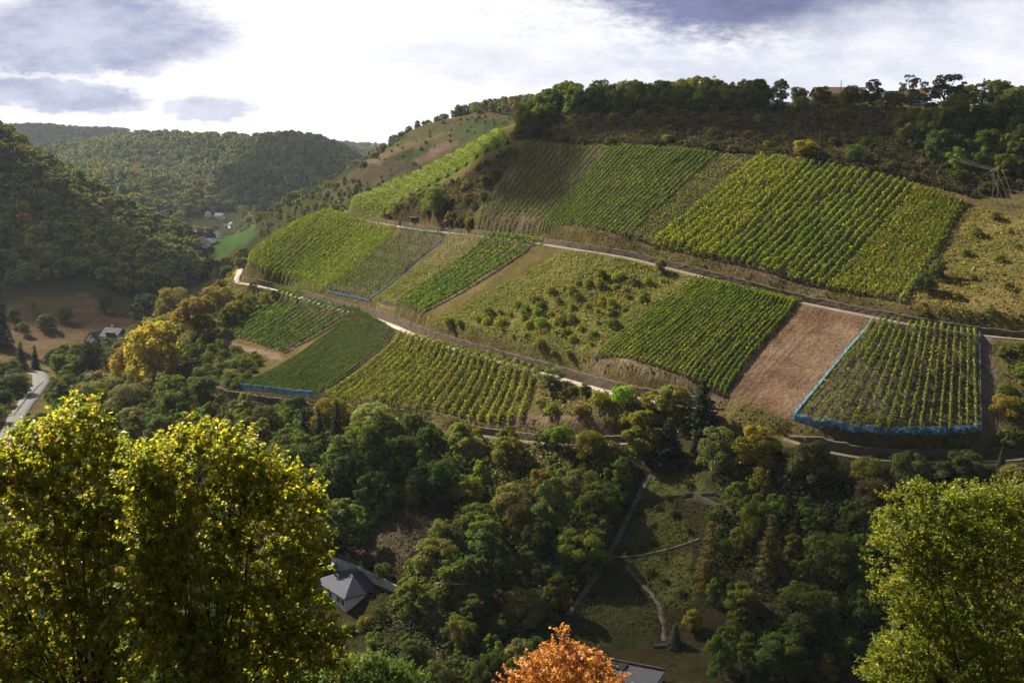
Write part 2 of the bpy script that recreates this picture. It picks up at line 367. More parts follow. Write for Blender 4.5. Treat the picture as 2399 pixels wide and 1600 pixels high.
# --- areas of ground cover, as plots on the hillside: corners are photograph positions, order TL TR BR BL
PLOT = dict(
 crest=((815,480),(1138,330),(1170,342),(872,496)),
 nose=((775,494),(912,525),(748,668),(580,614)),
 netted=((918,527),(1018,538),(850,690),(752,669)),
 sparse=((1030,538),(1130,546),(905,705),(864,692)),
 stripe=((1137,546),(1256,563),(972,728),(907,704)),
 square=((1595,640),(1845,693),(1668,915),(1362,832)),
 bare=((1852,700),(1994,730),(1815,968),(1664,928)),
 rightnet=((2002,738),(2243,767),(2250,995),(1822,962)),
 leafy=((640,672),(708,690),(580,785),(515,770)),
 thin=((708,690),(832,717),(652,812),(580,785)),
 dense=((835,718),(908,765),(722,905),(556,890)),
 unkempt=((915,768),(1246,846),(1205,972),(738,908)),
 wide=((1210,324),(1390,339),(1226,543),(1093,531)),
 fine=((1395,339),(1652,355),(1447,556),(1231,545)),
 palerow=((1655,356),(1745,362),(1498,567),(1450,549)),
 yellow=((1745,362),(1860,376),(1640,600),(1496,572)),
 thick=((1862,376),(2105,430),(1890,665),(1643,602)),
 olive=((2108,431),(2215,468),(2080,700),(1896,668)))
def quad_xy(name):
    q = PLOT[name]; return hit([p[0] for p in q], [p[1] for p in q])[:, :2]
def inpoly(x, y, poly):
    r = np.zeros(x.shape, bool); n = len(poly); j = n-1
    for i in range(n):
        xi, yi = poly[i][:2]; xj, yj = poly[j][:2]
        r ^= ((yi > y) != (yj > y)) & (x < (xj-xi)*(y-yi)/((yj-yi) if abs(yj-yi) > 1e-9 else 1e-9)+xi); j = i
    return r
def area_xy(pix): return hit([p[0] for p in pix], [p[1] for p in pix])[:, :2]
def py_poly(pts): return np.array([((px-CX)/FPX*Y*1.012, Y) for px, Y in pts])
QXY = {k: quad_xy(k) for k in PLOT}
QXY['crest'] = py_poly([(812,487),(1142,440),(1176,402),(878,447)])
# ground colours
gc = np.zeros(GX.shape+(3,)); gx, gy = GX, GY
nA = vnoise(gx, gy, 9, 11); nB = vnoise(gx, gy, 3.1, 12); nC = vnoise(gx, gy, 26, 13)
def colmix(a, b, t): return np.array(a)[None]*(1-t[..., None])+np.array(b)[None]*t[..., None]
gc[:] = colmix((0.075, 0.065, 0.022), (0.12, 0.095, 0.04), np.clip(0.5+0.4*nA+0.3*nB, 0, 1))
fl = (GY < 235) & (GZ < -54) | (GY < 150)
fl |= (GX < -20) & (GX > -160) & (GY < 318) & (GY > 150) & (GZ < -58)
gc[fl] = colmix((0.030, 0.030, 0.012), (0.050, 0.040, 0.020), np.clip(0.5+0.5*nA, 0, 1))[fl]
far = GY > 560; gc[far] = colmix((0.030, 0.036, 0.014), (0.05, 0.046, 0.019), np.clip(0.5+0.5*nC, 0, 1))[far]
def paint(poly, c0, c1, grow=0.0):
    mk = inpoly(gx+nB*grow, gy+nA*grow, poly); gc[mk] = colmix(c0, c1, np.clip(0.5+0.45*nA+0.45*nB, 0, 1))[mk]
A_TOPSCRUB = area_xy([(1195,296),(1290,268),(1500,264),(1800,252),(2000,248),(2351,300),(2450,420),(2230,455),(1900,378),(1400,334),(1210,318)])
A_MEADOW = area_xy([(1290,578),(1400,588),(1500,604),(1590,642),(1345,838),(1255,828),(985,752),(1000,735)])
A_RIGHT = area_xy([(2222,476),(2351,490),(2500,520),(2500,770),(2300,765),(2100,725),(2085,700)])
A_RAVINE = area_xy([(1168,348),(1196,342),(1084,527),(905,517),(882,502),(938,461),(1054,410)])
A_LEFTMEAD = area_xy([(-60,800),(20,694),(200,672),(300,735),(290,760),(200,790),(60,835),(-60,850)])
paint(A_TOPSCRUB, (0.032, 0.027, 0.018), (0.065, 0.050, 0.032)); paint(A_MEADOW, (0.085, 0.088, 0.024), (0.14, 0.13, 0.042)); paint(A_RIGHT, (0.09, 0.085, 0.025), (0.17, 0.13, 0.05))
paint(A_RAVINE, (0.040, 0.033, 0.018), (0.07, 0.052, 0.028)); paint(A_LEFTMEAD, (0.085, 0.058, 0.034), (0.125, 0.088, 0.05))
SOIL = ((0.085, 0.066, 0.046), (0.13, 0.10, 0.068))
for k in PLOT:
    c0, c1 = SOIL
    if k == 'bare': c0, c1 = (0.125, 0.078, 0.052), (0.205, 0.140, 0.094)
    if k in ('crest', 'unkempt', 'yellow', 'olive', 'nose'): c0, c1 = (0.08, 0.08, 0.022), (0.14, 0.12, 0.045)
    if k == 'rightnet': c0, c1 = (0.055, 0.045, 0.034), (0.10, 0.085, 0.05)
    if k in ('sparse', 'palerow'): c0, c1 = (0.13, 0.11, 0.06), (0.18, 0.15, 0.085)
    paint(QXY[k], c0, c1, 0.5)
paint(area_xy([(500,775),(640,812),(655,830),(600,815),(490,790)]), (0.15, 0.10, 0.07), (0.19, 0.14, 0.1))
paint(area_xy([(1345,838),(1668,925),(1640,935),(1560,915),(1310,862)]), (0.17, 0.12, 0.075), (0.24, 0.18, 0.11))
paint(area_xy([(1195,950),(1240,955),(1420,1010),(1130,992)]), (0.13, 0.09, 0.065), (0.18, 0.13, 0.09))
paint(area_xy([(1645,600),(1890,672),(1900,695),(1530,600)]), (0.13, 0.095, 0.06), (0.2, 0.15, 0.10))
paint(area_xy([(2240,775),(2275,775),(2300,1010),(2255,1010)]), (0.10, 0.08, 0.065), (0.14, 0.115, 0.09))
paint(area_xy([(840,696),(985,735),(1010,760),(860,715)]), (0.16, 0.13, 0.055), (0.21, 0.165, 0.08))
paint(area_xy([(520,600),(560,600),(545,650),(515,645)]), (0.22, 0.17, 0.08), (0.27, 0.2, 0.10))
paint(area_xy([(790,1250),(880,1150),(1000,1170),(1030,1210),(900,1310),(830,1290)]), (0.05, 0.042, 0.024), (0.085, 0.068, 0.042))
A_GARDEN = [area_xy(p) for p in ([(1500,1090),(1590,1090),(1640,1140),(1520,1148),(1478,1140)], [(1470,1165),(1540,1160),(1600,1235),(1420,1262)], [(1440,1285),(1590,1265),(1600,1400),(1530,1400),(1500,1340),(1430,1310)])]
for a_ in A_GARDEN: paint(a_, (0.060, 0.070, 0.018), (0.10, 0.10, 0.03))
paint(area_xy([(1330,1420),(1420,1330),(1510,1400),(1500,1480),(1350,1480)]), (0.028, 0.034, 0.012), (0.045, 0.05, 0.018))
tr_ = line_dist(np.array([(QXY['bare'][0]*.75+QXY['bare'][1]*.25), (QXY['bare'][3]*.75+QXY['bare'][2]*.25)]), gx, gy); mk = inpoly(gx, gy, QXY['bare']) & ((np.abs(tr_[0]-0.8) < 0.35) | (np.abs(tr_[0]-2.4) < 0.35)); gc[mk] *= 0.72
# small field strips on the back spur and in the far valley
def zd(*pts): return [((515+x*.399)*.98, (187+y*.399)*.98) for x, y in pts]
for pts, c0, c1 in ((zd((830,480),(1000,330),(1400,215),(1700,225),(1740,250),(1600,340),(1150,510)), (0.060,0.056,0.024), (0.10,0.082,0.040)),
                    (zd((560,690),(820,515),(1150,530),(800,700)), (0.050,0.044,0.024), (0.085,0.068,0.038)),
                    (zd((900,450),(1220,312),(1530,235),(1560,247),(1300,322),(1000,420)), (0.055,0.068,0.026), (0.08,0.085,0.032)),
                    (zd((920,450),(1030,400),(1230,335),(1400,292),(1340,322),(1100,415),(960,478)), (0.10,0.078,0.048), (0.14,0.105,0.068)),
                    (zd((1040,490),(1230,390),(1275,382),(1110,497)), (0.035,0.060,0.025), (0.05,0.075,0.03)),
                    (zd((1110,497),(1280,385),(1450,350),(1420,370),(1290,420),(1165,500)), (0.125,0.09,0.065), (0.165,0.12,0.085)),
                    (zd((1180,490),(1300,425),(1620,305),(1720,245),(1560,243),(1350,322),(1450,350),(1420,372)), (0.042,0.068,0.028), (0.06,0.082,0.034)),
                    ([(470,580),(555,525),(592,538),(500,592)], (0.045,0.085,0.022), (0.06,0.10,0.027)),
                    ([(476,576),(555,527),(588,538),(500,588)], (0.045,0.085,0.024), (0.055,0.10,0.028)),
                    ([(635,470),(690,448),(700,456),(650,472)], (0.06,0.12,0.03), (0.07,0.13,0.035))):
    paint(area_xy(pts), c0, c1)
paint(py_poly([(760,505),(900,490),(1000,475),(1140,432),(1220,470),(1220,640),(1000,660),(700,640),(600,600),(640,500)]), (0.050, 0.046, 0.020), (0.085, 0.068, 0.032))
paint(py_poly([(800,490),(1142,442),(1178,400),(878,445),(805,470)]), (0.075, 0.10, 0.020), (0.11, 0.12, 0.03), 0.5)
gc *= np.where(GY > 560, 0.72, 0.80)[..., None]
gm = bpy.data.materials.new('ground'); gm.use_nodes = True; t = NT(gm.node_tree); t.n.clear()
at = t.new('ShaderNodeAttribute', attribute_name='Col'); g = t.new('ShaderNodeNewGeometry')
nf = t.noise(g.outputs['Position'], 1.1, 8, 0.7); nm_ = t.noise(g.outputs['Position'], 0.22, 6, 0.6)
k = t.m('ADD', t.m('MULTIPLY', nf, 1.3), t.m('MULTIPLY', nm_, 0.7))
cc = t.mix(1.0, at.outputs[0], t.mix(t.ramp(k, 0.65, 1.35), (0.62, 0.60, 0.56, 1), (1.35, 1.32, 1.25, 1)), 'MULTIPLY')
p = t.new('ShaderNodeBsdfDiffuse'); t.put(p.inputs['Color'], cc)
b = t.new('ShaderNodeBump'); b.inputs['Strength'].default_value = 0.9; b.inputs['Distance'].default_value = 0.5; t.put(b.inputs['Height'], k); t.l.new(b.outputs[0], p.inputs['Normal'])
o = t.new('ShaderNodeOutputMaterial'); t.l.new(p.outputs[0], o.inputs[0])
R_, C_ = GX.shape; idx = np.arange(R_*C_).reshape(R_, C_)
gf = np.stack([idx[:-1, :-1], idx[:-1, 1:], idx[1:, 1:], idx[1:, :-1]], -1).reshape(-1, 4)
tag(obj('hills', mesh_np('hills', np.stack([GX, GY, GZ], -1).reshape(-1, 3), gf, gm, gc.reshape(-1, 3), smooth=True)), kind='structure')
M_ROAD = pmat('pale_road', (0.37, 0.33, 0.28), 0.9, 0.0, 0.45, (0.24, 0.20, 0.155), bump=0.3)
M_TRACK = pmat('farm_track', (0.20, 0.17, 0.135), 0.9, 0.0, 0.5, (0.15, 0.12, 0.08), bump=0.3)
M_DIRT = pmat('dirt_track', (0.15, 0.118, 0.088), 0.95, 0.0, 0.5, (0.085, 0.07, 0.05), bump=0.3)
M_TAR = pmat('tarmac', (0.125, 0.118, 0.112), 0.9, 0.0, 0.6, (0.09, 0.085, 0.08), spec=0.1)
for nm, ln, hw, mt in (('vineyard_road', L_MID, 1.15, M_ROAD), ('upper_vineyard_road', L_UP, 1.0, M_TRACK), ('lower_track', L_LOW, 0.9, M_DIRT), ('net_track', L_NET, 0.9, M_DIRT), ('valley_road', L_VAL, 3.0, M_TAR), ('lane', L_LANE, 3.6, M_TAR)):
    v_, f_ = ribbon(ln, hw, 0.02, 0.08, 1.0 if nm == 'vineyard_road' else 0.0); tag(obj(nm, mesh_np(nm, v_, f_, mt, smooth=True)), kind='structure')
def stone_mat(name, c0, c1, gap, sc=1.0):
    m_ = bpy.data.materials.new(name); m_.use_nodes = True; t = NT(m_.node_tree); t.n.clear()
    g = t.new('ShaderNodeNewGeometry'); mp = t.new('ShaderNodeMapping'); t.put(mp.inputs[0], g.outputs['Position']); mp.inputs[3].default_value = (1.6*sc, 1.6*sc, 3.4*sc)
    vo = t.new('ShaderNodeTexVoronoi', feature='DISTANCE_TO_EDGE'); t.put(vo.inputs['Vector'], mp.outputs[0]); vc = t.new('ShaderNodeTexVoronoi'); t.put(vc.inputs['Vector'], mp.outputs[0])
    sp = t.new('ShaderNodeSeparateColor'); t.put(sp.inputs[0], vc.outputs['Color'])
    c = t.mix(sp.outputs[0], (*c0, 1), (*c1, 1)); c = t.mix(t.ramp(vo.outputs[0], 0.0, 0.09), (*gap, 1), c)
    n = t.noise(g.outputs['Position'], 0.35, 5); c = t.mix(t.ramp(n, 0.5, 0.7), c, (0.075, 0.075, 0.035, 1))
    p = t.new('ShaderNodeBsdfDiffuse'); t.put(p.inputs['Color'], c)
    b = t.new('ShaderNodeBump'); b.inputs['Strength'].default_value = 0.8; b.inputs['Distance'].default_value = 0.1; t.put(b.inputs['Height'], t.ramp(vo.outputs[0], 0, 0.15)); t.l.new(b.outputs[0], p.inputs['Normal'])
    o = t.new('ShaderNodeOutputMaterial'); t.l.new(p.outputs[0], o.inputs[0]); return m_
M_STONE = stone_mat('slate_wall', (0.125, 0.092, 0.072), (0.24, 0.18, 0.14), (0.06, 0.045, 0.035))
for lab, ln, off, H in (
        ('long brown slate retaining wall above the pale middle vineyard road', L_MID[28:], 2.2, 2.4),
        ('long brown slate retaining wall above the upper road, under the thick vine rows', L_UP[62:], 2.0, 1.7),
        ('short dark stone wall along the track below the unkempt yellow-green plot', L_LOW, 1.8, 1.7),
        ('curved dark stone wall below the large blue net at right', L_NET, 1.8, 2.2),
        ('brown stone wall under the small blue net of the dense dark plot', L_LOWL, 1.6, 2.2)):
    v_, f_ = wallbody(ln, off, H); tag(obj('stone_wall', mesh_np('stone_wall', v_, f_, M_STONE)), lab, 'wall', 'dry stone terrace walls')
# ------------------------------------------------------------------ foliage builders
def unit(v): return v/(np.linalg.norm(v, axis=-1, keepdims=True)+1e-9)
def cards(pos, nrm, size, col, aspect=1.0, R=rng):
    """small leaf-clump faces at positions, facing normals"""
    n = len(pos); nrm = unit(nrm); a = unit(np.cross(nrm, R.normal(size=(n, 3)))); b = np.cross(nrm, a)
    s = np.asarray(size).reshape(-1, 1)*np.ones((n, 1)); sb = s*aspect
    j = lambda: 1+R.uniform(-0.35, 0.35, (n, 1))
    v = np.stack([pos-a*s*j(), pos-b*sb*j(), pos+a*s*j(), pos+b*sb*j()], 1).reshape(-1, 3)
    f = np.arange(4*n).reshape(n, 4); c = np.repeat(col, 4, axis=0); return v, f, c
def leafvar(n, R, v=0.22, hue=0.12):
    k = np.exp(R.normal(size=(n, 1))*v); h = R.normal(size=(n, 1))*hue
    return k*np.concatenate([1+h, np.ones((n, 1)), 1-h*0.5], 1)
def crown(seed, H=9.0, W=7.5, base=0.18, lobes=16, n=3200, size=0.26, shape='round', lobe_r=0.36):
    """crown of a broadleaf tree: overlapping leafy lobes, the blades lying in their shells"""
    R = np.random.default_rng(seed); rx = W/2; z0, z1 = H*base, H; L = []
    lobes = int(lobes*1.9); lobe_r *= 0.70; sx_, sy_, kx, ky = R.uniform(-.12, .12)*W, R.uniform(-.12, .12)*W, R.uniform(.8, 1.15), R.uniform(.8, 1.15)
    for i in range(lobes):
        f = (i+0.5)/lobes; zc = z0+(z1-z0)*(0.12+0.80*f)
        q = (zc-z0)/(z1-z0)
        prof = {'round': math.sqrt(max(0.05, 1-(2*q-0.95)**2)), 'dome': math.sqrt(max(0.05, 1-q*q*0.95)), 'tall': (0.55+0.45*math.sin(math.pi*min(1, q*1.15)))*(1 if q < .7 else max(.25, 1-(q-.7)*2.2)), 'cone': max(0.15, 1-q)}[shape]
        a = i*2.39996+R.uniform(-.5, .5); rr = rx*prof*(1-lobe_r*0.75)*math.sqrt(R.uniform(0.25, 1.0)); r = rx*lobe_r*R.uniform(0.5, 1.45)*(0.75+0.35*prof); zc += R.normal()*0.06*(z1-z0)
        L.append((rr*kx*math.cos(a)+sx_*q, rr*ky*math.sin(a)+sy_*q, min(zc, z1-r*0.9), r))
    L = np.array(L); wgt = L[:, 3]**2; wgt /= wgt.sum(); k = R.choice(len(L), size=int(n*1.7), p=wgt)
    d = unit(R.normal(size=(len(k), 3))); d[:, 2] = np.where(d[:, 2] < -0.5, -d[:, 2], d[:, 2])
    P = L[k, :3]+d*L[k, 3:]*(0.78+0.30*R.random((len(k), 1))+np.where(R.random((len(k), 1)) < 0.10, 0.45*R.random((len(k), 1)), 0))*np.array([1, 1, 0.85])
    dist = np.linalg.norm(P[:, None, :]-L[None, :, :3], axis=2)/L[None, :, 3]; dist[np.arange(len(k)), k] = 9
    keep = dist.min(1) > 0.72; P, d, k = P[keep][:n], d[keep][:n], k[keep][:n]
    out = unit(P-np.array([0, 0, z0+(z1-z0)*0.4])); N = unit(d*0.8+out*0.4+R.normal(size=d.shape)*0.65+np.array([0, 0, .25]))
    lt = np.exp(R.normal(size=(len(L), 1))*0.13)*(1+R.normal(size=(len(L), 3))*np.array([.07, .03, .04]))
    return cards(P, N, size*np.exp(R.normal(size=len(P))*0.25), leafvar(len(P), R)*lt[k], 0.75, R), L
def conifer(seed, H=14.0, W=6.0, n=3200, size=0.28, base=0.05, gap=0.0):
    R = np.random.default_rng(seed); P, N, C = [], [], []; levels = int(H/0.62)
    for i in range(levels):
        q = i/levels; z = H*(base+(1-base)*q); Rr = W/2*(1-q)**0.85*R.uniform(0.75, 1.12)+0.12; nb = max(4, int(10*(1-q)+3)); a0 = R.uniform(0, 6.3)
        for j in range(nb):
            a = a0+2*math.pi*j/nb+R.uniform(-.25, .25); ln = Rr*R.uniform(0.65, 1.1)
            if R.random() < gap: continue
            m_ = max(3, int(n/levels/9*(ln/(W/2)+0.25)*1.6)); s = R.uniform(0.15, 1.0, m_)**0.7; dr = R.uniform(0.18, 0.42)
            x = s*ln*math.cos(a)+R.normal(size=m_)*0.16; y = s*ln*math.sin(a)+R.normal(size=m_)*0.16; zz = z-s*s*ln*dr+R.normal(size=m_)*0.10+0.12*s
            P.append(np.stack([x, y, zz], 1)); N.append(np.stack([np.cos(a)*0.5+R.normal(size=m_)*.5, np.sin(a)*.5+R.normal(size=m_)*.5, .9+R.normal(size=m_)*.3], 1))
    P = np.concatenate(P); N = np.concatenate(N); P[:, 2] = np.maximum(P[:, 2], 0.1)
    return cards(P, N, size*np.exp(R.normal(size=len(P))*0.25), leafvar(len(P), R, .25), 0.55, R)
def trunk_mesh(name, H, r, L=None, seed=0, lean=0.03):
    R = random.Random(seed); b = MB(); top = H*0.72
    pts = [(R.uniform(-lean, lean)*H*k/4, R.uniform(-lean, lean)*H*k/4, -0.8+(top+0.8)*k/4) for k in range(5)]
    b.tube(pts, [r*1.35, r, r*0.8, r*0.6, r*0.3], 7)
    if L is not None:
        for l_ in L[::2]:
            z = H*0.15+0.3*l_[2]; b.tube([(0, 0, z), (l_[0]*.5, l_[1]*.5, (z+l_[2])/2+.1), (l_[0]*.95, l_[1]*.95, l_[2])], [r*.5, r*.33, r*.12], 5)
    return mesh_np(name, b.v, b.f, M_BARK, smooth=True)
PROTO = {}
def add_broad(key, **kw):
    (v, f, c), L = crown(**kw); H = kw.get('H', 9.0)
    PROTO[key] = (mesh_np('crown', v, f, M_LEAF, c), trunk_mesh('trunk', H, 0.022*H, L, kw['seed']), H, kw.get('W', 7.5))
for i in range(5): add_broad('round%d' % i, seed=10+i, H=9, W=8.0, base=0.07, lobes=15+i*2, n=9000, size=0.155, shape='round', lobe_r=0.30+0.03*i)
for i in range(3): add_broad('dome%d' % i, seed=30+i, H=8, W=8.5, base=0.05, lobes=20, n=9000, size=0.155, shape='dome', lobe_r=0.30)
for i in range(3): add_broad('tall%d' % i, seed=40+i, H=11, W=6.0, base=0.10, lobes=20, n=9000, size=0.155, shape='tall', lobe_r=0.36)
for i in range(2): add_broad('airy%d' % i, seed=50+i, H=10, W=7.0, base=0.12, lobes=18, n=4200, size=0.15, shape='round', lobe_r=0.26)
for i in range(4): add_broad('bush%d' % i, seed=60+i, H=3, W=4.0, base=0.0, lobes=9+i*2, n=2600, size=0.105, shape='dome', lobe_r=0.36)
for i in range(3):
    v, f, c = conifer(70+i, 14, 6.2, 8000, 0.19, gap=0.05); PROTO['fir%d' % i] = (mesh_np('crown', v, f, M_LEAF, c), trunk_mesh('trunk', 14, 0.2, None, i, 0.004), 14, 6.2)
v, f, c = conifer(75, 14, 5.0, 5000, 0.19, gap=0.35); PROTO['thinfir0'] = (mesh_np('crown', v, f, M_LEAF, c), trunk_mesh('trunk', 14, 0.18, None, 5, 0.004), 14, 5.0)
v, f, c = conifer(76, 14, 3.6, 3600, 0.22); PROTO['spire0'] = (mesh_np('crown', v, f, M_LEAF, c), trunk_mesh('trunk', 14, 0.18, None, 6, 0.004), 14, 3.6)
def plant(key, x, y, h, w, colr, label, cat='tree', group=None, name=None, sink=0.15):
    colr = (colr[0]*1.42, colr[1]*1.25, colr[2]*0.95) if colr[0] < colr[1]*1.15 else (colr[0]*0.9, colr[1]*1.02, colr[2]); cr, tk, H, W = PROTO[key]; sx = w/W; sz = h/H; z = float(hgt(x, y))-sink
    nm = name or ('conifer' if key[:3] in ('fir', 'thi', 'spi') else 'bush' if key[:4] == 'bush' else 'broadleaf_tree')
    rz = rng.uniform(0, 6.28)
    if key.startswith('bush'):
        o = obj(nm, cr); o.location = (x, y, z); o.scale = (sx, sx*rng.uniform(.85, 1.15), sz); o.rotation_euler = (0, 0, rz); o.color = (*colr, 1)
        return tag(o, label, cat, group)
    e = empty(nm, (x, y, z), rz); tag(e, label, cat, group)
    c_ = obj('crown', cr, e); c_.scale = (sx, sx, sz); c_.color = (*colr, 1)
    t_ = obj('trunk', tk, e); t_.scale = (sx, sx, sz)
    return e
def jit(c, v=0.12):
    k = math.exp(rng.normal()*v); return tuple(max(0.003, x*k*math.exp(rng.normal()*v*0.6)) for x in c)
GREEN = (0.072, 0.094, 0.015); DARKG = (0.042, 0.060, 0.012); OLIVE = (0.130, 0.120, 0.020); YELLOW = (0.25, 0.20, 0.022); GOLD = (0.40, 0.24, 0.025); RUST = (0.22, 0.10, 0.028)
LIGHT = (0.11, 0.16, 0.022); GREY = (0.125, 0.132, 0.048); BROWN = (0.11, 0.080, 0.035); FIR = (0.020, 0.034, 0.015); SILVER = (0.10, 0.12, 0.09); DEAD = (0.13, 0.075, 0.05)
CNAME = {GREEN: 'mid-green', DARKG: 'dark green', OLIVE: 'olive', YELLOW: 'yellowing', GOLD: 'golden', RUST: 'rust-brown', LIGHT: 'light green', GREY: 'grey-green', BROWN: 'brownish', FIR: 'very dark green'}
def poisson(poly, spacing, R, tries=30, jitter=True):
    """scattered points inside a ground polygon, at least spacing apart"""
    lo = poly.min(0); hi = poly.max(0); cell = spacing/1.4142; grid = {}; out = []
    n = int((hi[0]-lo[0])*(hi[1]-lo[1])/(spacing*spacing)*tries*0.25)+20
    cand = R.uniform(lo, hi, (n, 2)); cand = cand[inpoly(cand[:, 0], cand[:, 1], poly)]
    for p in cand:
        i, j = int((p[0]-lo[0])//cell), int((p[1]-lo[1])//cell); ok = True
        for a in range(i-2, i+3):
            for b in range(j-2, j+3):
                q = grid.get((a, b))
                if q is not None and (q[0]-p[0])**2+(q[1]-p[1])**2 < spacing*spacing: ok = False; break
            if not ok: break
        if ok: grid[(i, j)] = p; out.append(p)
    return np.array(out) if out else np.zeros((0, 2))
KEEP = []     # (x, y, radius) around roads, houses and marked trees: nothing is scattered there
for ln, r in ((L_MID, 3.0), (L_UP, 2.6), (L_LOW, 2.5), (L_NET, 2.2), (L_VAL, 5.0), (L_LANE, 5)):
    KEEP += [(p[0], p[1], r) for p in ln]
def clear(x, y, extra=0.0): return all((x-a)**2+(y-b)**2 > (r+extra)**2 for a, b, r in KEEP)
def pick(R, palette):
    cs = [c for c, w_ in palette]; ws = np.array([w_ for c, w_ in palette], float); return cs[R.choice(len(cs), p=ws/ws.sum())]
def wood(poly, spacing, hr, keys, palette, where, group, seed, cat='tree', wr=(1.05, 1.5), extra=0.0, maxn=999):
    R = np.random.default_rng(seed); pts = poisson(poly, spacing, R); k_ = 0
    for (x, y) in pts:
        if not clear(x, y, extra): continue
        key = keys[R.integers(len(keys))]; c = pick(R, palette); h = R.uniform(*hr); Hn, Wn = PROTO[key][2:]
        kind = {'round': 'round-crowned tree', 'dome': 'broad bushy tree', 'tall': 'slender broadleaf tree', 'airy': 'thin-crowned tree', 'bush': 'bush', 'firx': 'conifer', 'thin': 'sparse conifer', 'spir': 'narrow conifer'}
        kk = kind.get(key[:-1][:5]) or kind.get(key[:4]) or 'conifer'
        plant(key, x, y, h, h*Wn/Hn*R.uniform(*wr), jit(c, 0.10), '%s %s %s' % (CNAME.get(c, 'green'), kk, where), cat, group+(' (%s %s)' % (CNAME.get(c, 'green'), kk)))
        k_ += 1
        if k_ >= maxn: break
    return k_
def marked(key, px, pyb, wpx, hpx, colr, label, cat='tree', group=None, name=None, keep=0.55):
    """a single tree the photograph shows: base position on the ground, width and height as seen there"""
    x, y, z = hit(px, pyb)[0]; s = y/FPX*1.0; e = plant(key, x, y, hpx*s, wpx*s, colr, label, cat, group, name); KEEP.append((x, y, wpx*s*keep)); return e
# ------------------------------------------------------------------ vine rows
def vine_rows(plot, n, label, group, colr, h=1.7, wd=0.32, dens=32, size=0.21, gap=0.08, var=0.22, curve=0.0, s0=0.0, s1=1.0, lean=0.0, fade=None, spread=None, bow=0.0, tall=0.85, loose=False):
    q = QXY[plot]; TL, TR, BR, BL = q; R = np.random.default_rng(abs(hash(plot)) % 9999 if False else sum(map(ord, plot)))
    up = ((TL-BL)+(TR-BR)); up = up/np.linalg.norm(up); ac = BR-BL; pitch = abs(ac[0]*up[1]-ac[1]*up[0])*(s1-s0)/n
    h = min(h, tall*pitch); wd = wd if loose else min(wd, 0.13*pitch); size = size if loose else min(size, 0.135*pitch)
    for i in range(n):
        s = s0+(s1-s0)*(i+0.5)/n
        a = BL*(1-s)+BR*s; b = TL*(1-s)+TR*s
        if bow: a = a+np.array([0, -1.0])*bow*4*s*(1-s)
        ln = np.linalg.norm(b-a); m_ = int(ln*dens); t_ = R.random(m_)
        g = vnoise(t_*ln+i*37.7, np.full(m_, i*5.3), 2.3, 5)*0.5+0.5; g2 = vnoise(t_*ln+i*11.1, np.full(m_, i*3.7), 9.0, 6)*0.5+0.5
        keep = (g > gap*1.4) & (g2 > gap*0.9)
        if fade is not None: keep &= R.random(m_) < fade(s, t_)
        t_, g = t_[keep], g[keep]; m_ = len(t_)
        if m_ < 5: continue
        d = (b-a)/ln; nn = np.array([-d[1], d[0]]); lat = R.normal(size=m_)*wd*(0.7+0.6*g); hh = h*(0.25+0.80*R.random(m_)**0.8)*(0.75+0.4*g)
        wob = vnoise(t_*ln, np.full(m_, i*7.7), 6, 8)*0.18
        xy = a[None]+d[None]*(t_*ln)[:, None]+nn[None]*(lat+wob)[:, None]
        P = np.stack([xy[:, 0], xy[:, 1], hgt(xy[:, 0], xy[:, 1])+hh], 1)
        N = np.stack([nn[0]*np.sign(lat)*.8, nn[1]*np.sign(lat)*.8, 0.35+0.7*(hh/h)], 1)+R.normal(size=(m_, 3))*0.5
        pl = vnoise(xy[:, 0], xy[:, 1], 11, 9)[:, None]
        c = leafvar(m_, R, var)*(1+pl*np.array([.18, .08, .05]))
        v, f, cc = cards(P, N, size*np.exp(R.normal(size=m_)*.22), c, 0.8, R)
        ns = max(2, int(ln/2.0)); tt = np.linspace(0, 1, ns+1); lx = a[None]+(b-a)[None]*tt[:, None]; lz = hgt(lx[:, 0], lx[:, 1]); tv, tf = [], []
        for zc, hw in ((0.55*h, 0.035), (0.95*h, 0.025)):
            o_ = len(tv)
            for (X, Y), Z in zip(lx, lz):
                for (sx_, sz_) in ((-1, -1), (1, -1), (1, 1), (-1, 1)): tv.append((X+nn[0]*hw*sx_, Y+nn[1]*hw*sx_, Z+zc+hw*sz_))
            for k_ in range(ns):
                for e_ in range(4): tf.append((o_+k_*4+e_, o_+k_*4+(e_+1) % 4, o_+k_*4+4+(e_+1) % 4, o_+k_*4+4+e_))
        for (X, Y), Z in list(zip(lx, lz))[::2]:
            o_ = len(tv)
            for zz in (-0.3, h*1.08):
                for (sx_, sy_) in ((-1, -1), (1, -1), (1, 1), (-1, 1)): tv.append((X+0.05*sx_, Y+0.05*sy_, Z+zz))
            for e_ in range(4): tf.append((o_+e_, o_+(e_+1) % 4, o_+4+(e_+1) % 4, o_+4+e_))
        tf = np.array(tf)+len(v); v = np.concatenate([v, np.array(tv)]); f = np.concatenate([f, tf]); cc = np.concatenate([cc, np.ones((len(tv), 3))])
        fm = np.zeros(len(f), dtype=np.int32); fm[-len(tf):] = 1
        org = np.array([a[0], a[1], float(hgt(*a))]); o = obj('vine_row', mesh_np('vine_row', v-org, f, [M_VINE, M_BARK], cc, fm)); o.location = org; o.color = (*colr, 1)
        tag(o, label, 'vine row', group)
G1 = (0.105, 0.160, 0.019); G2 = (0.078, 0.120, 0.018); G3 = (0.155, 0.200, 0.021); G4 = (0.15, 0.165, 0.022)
vine_rows('crest', 14, 'bright sunlit vine row on the crest of the spur above the road bend', 'vine rows on the crest', (0.17, 0.215, 0.024), dens=60, wd=0.5, gap=0.01, h=1.5, size=0.24, loose=True, tall=2.0)
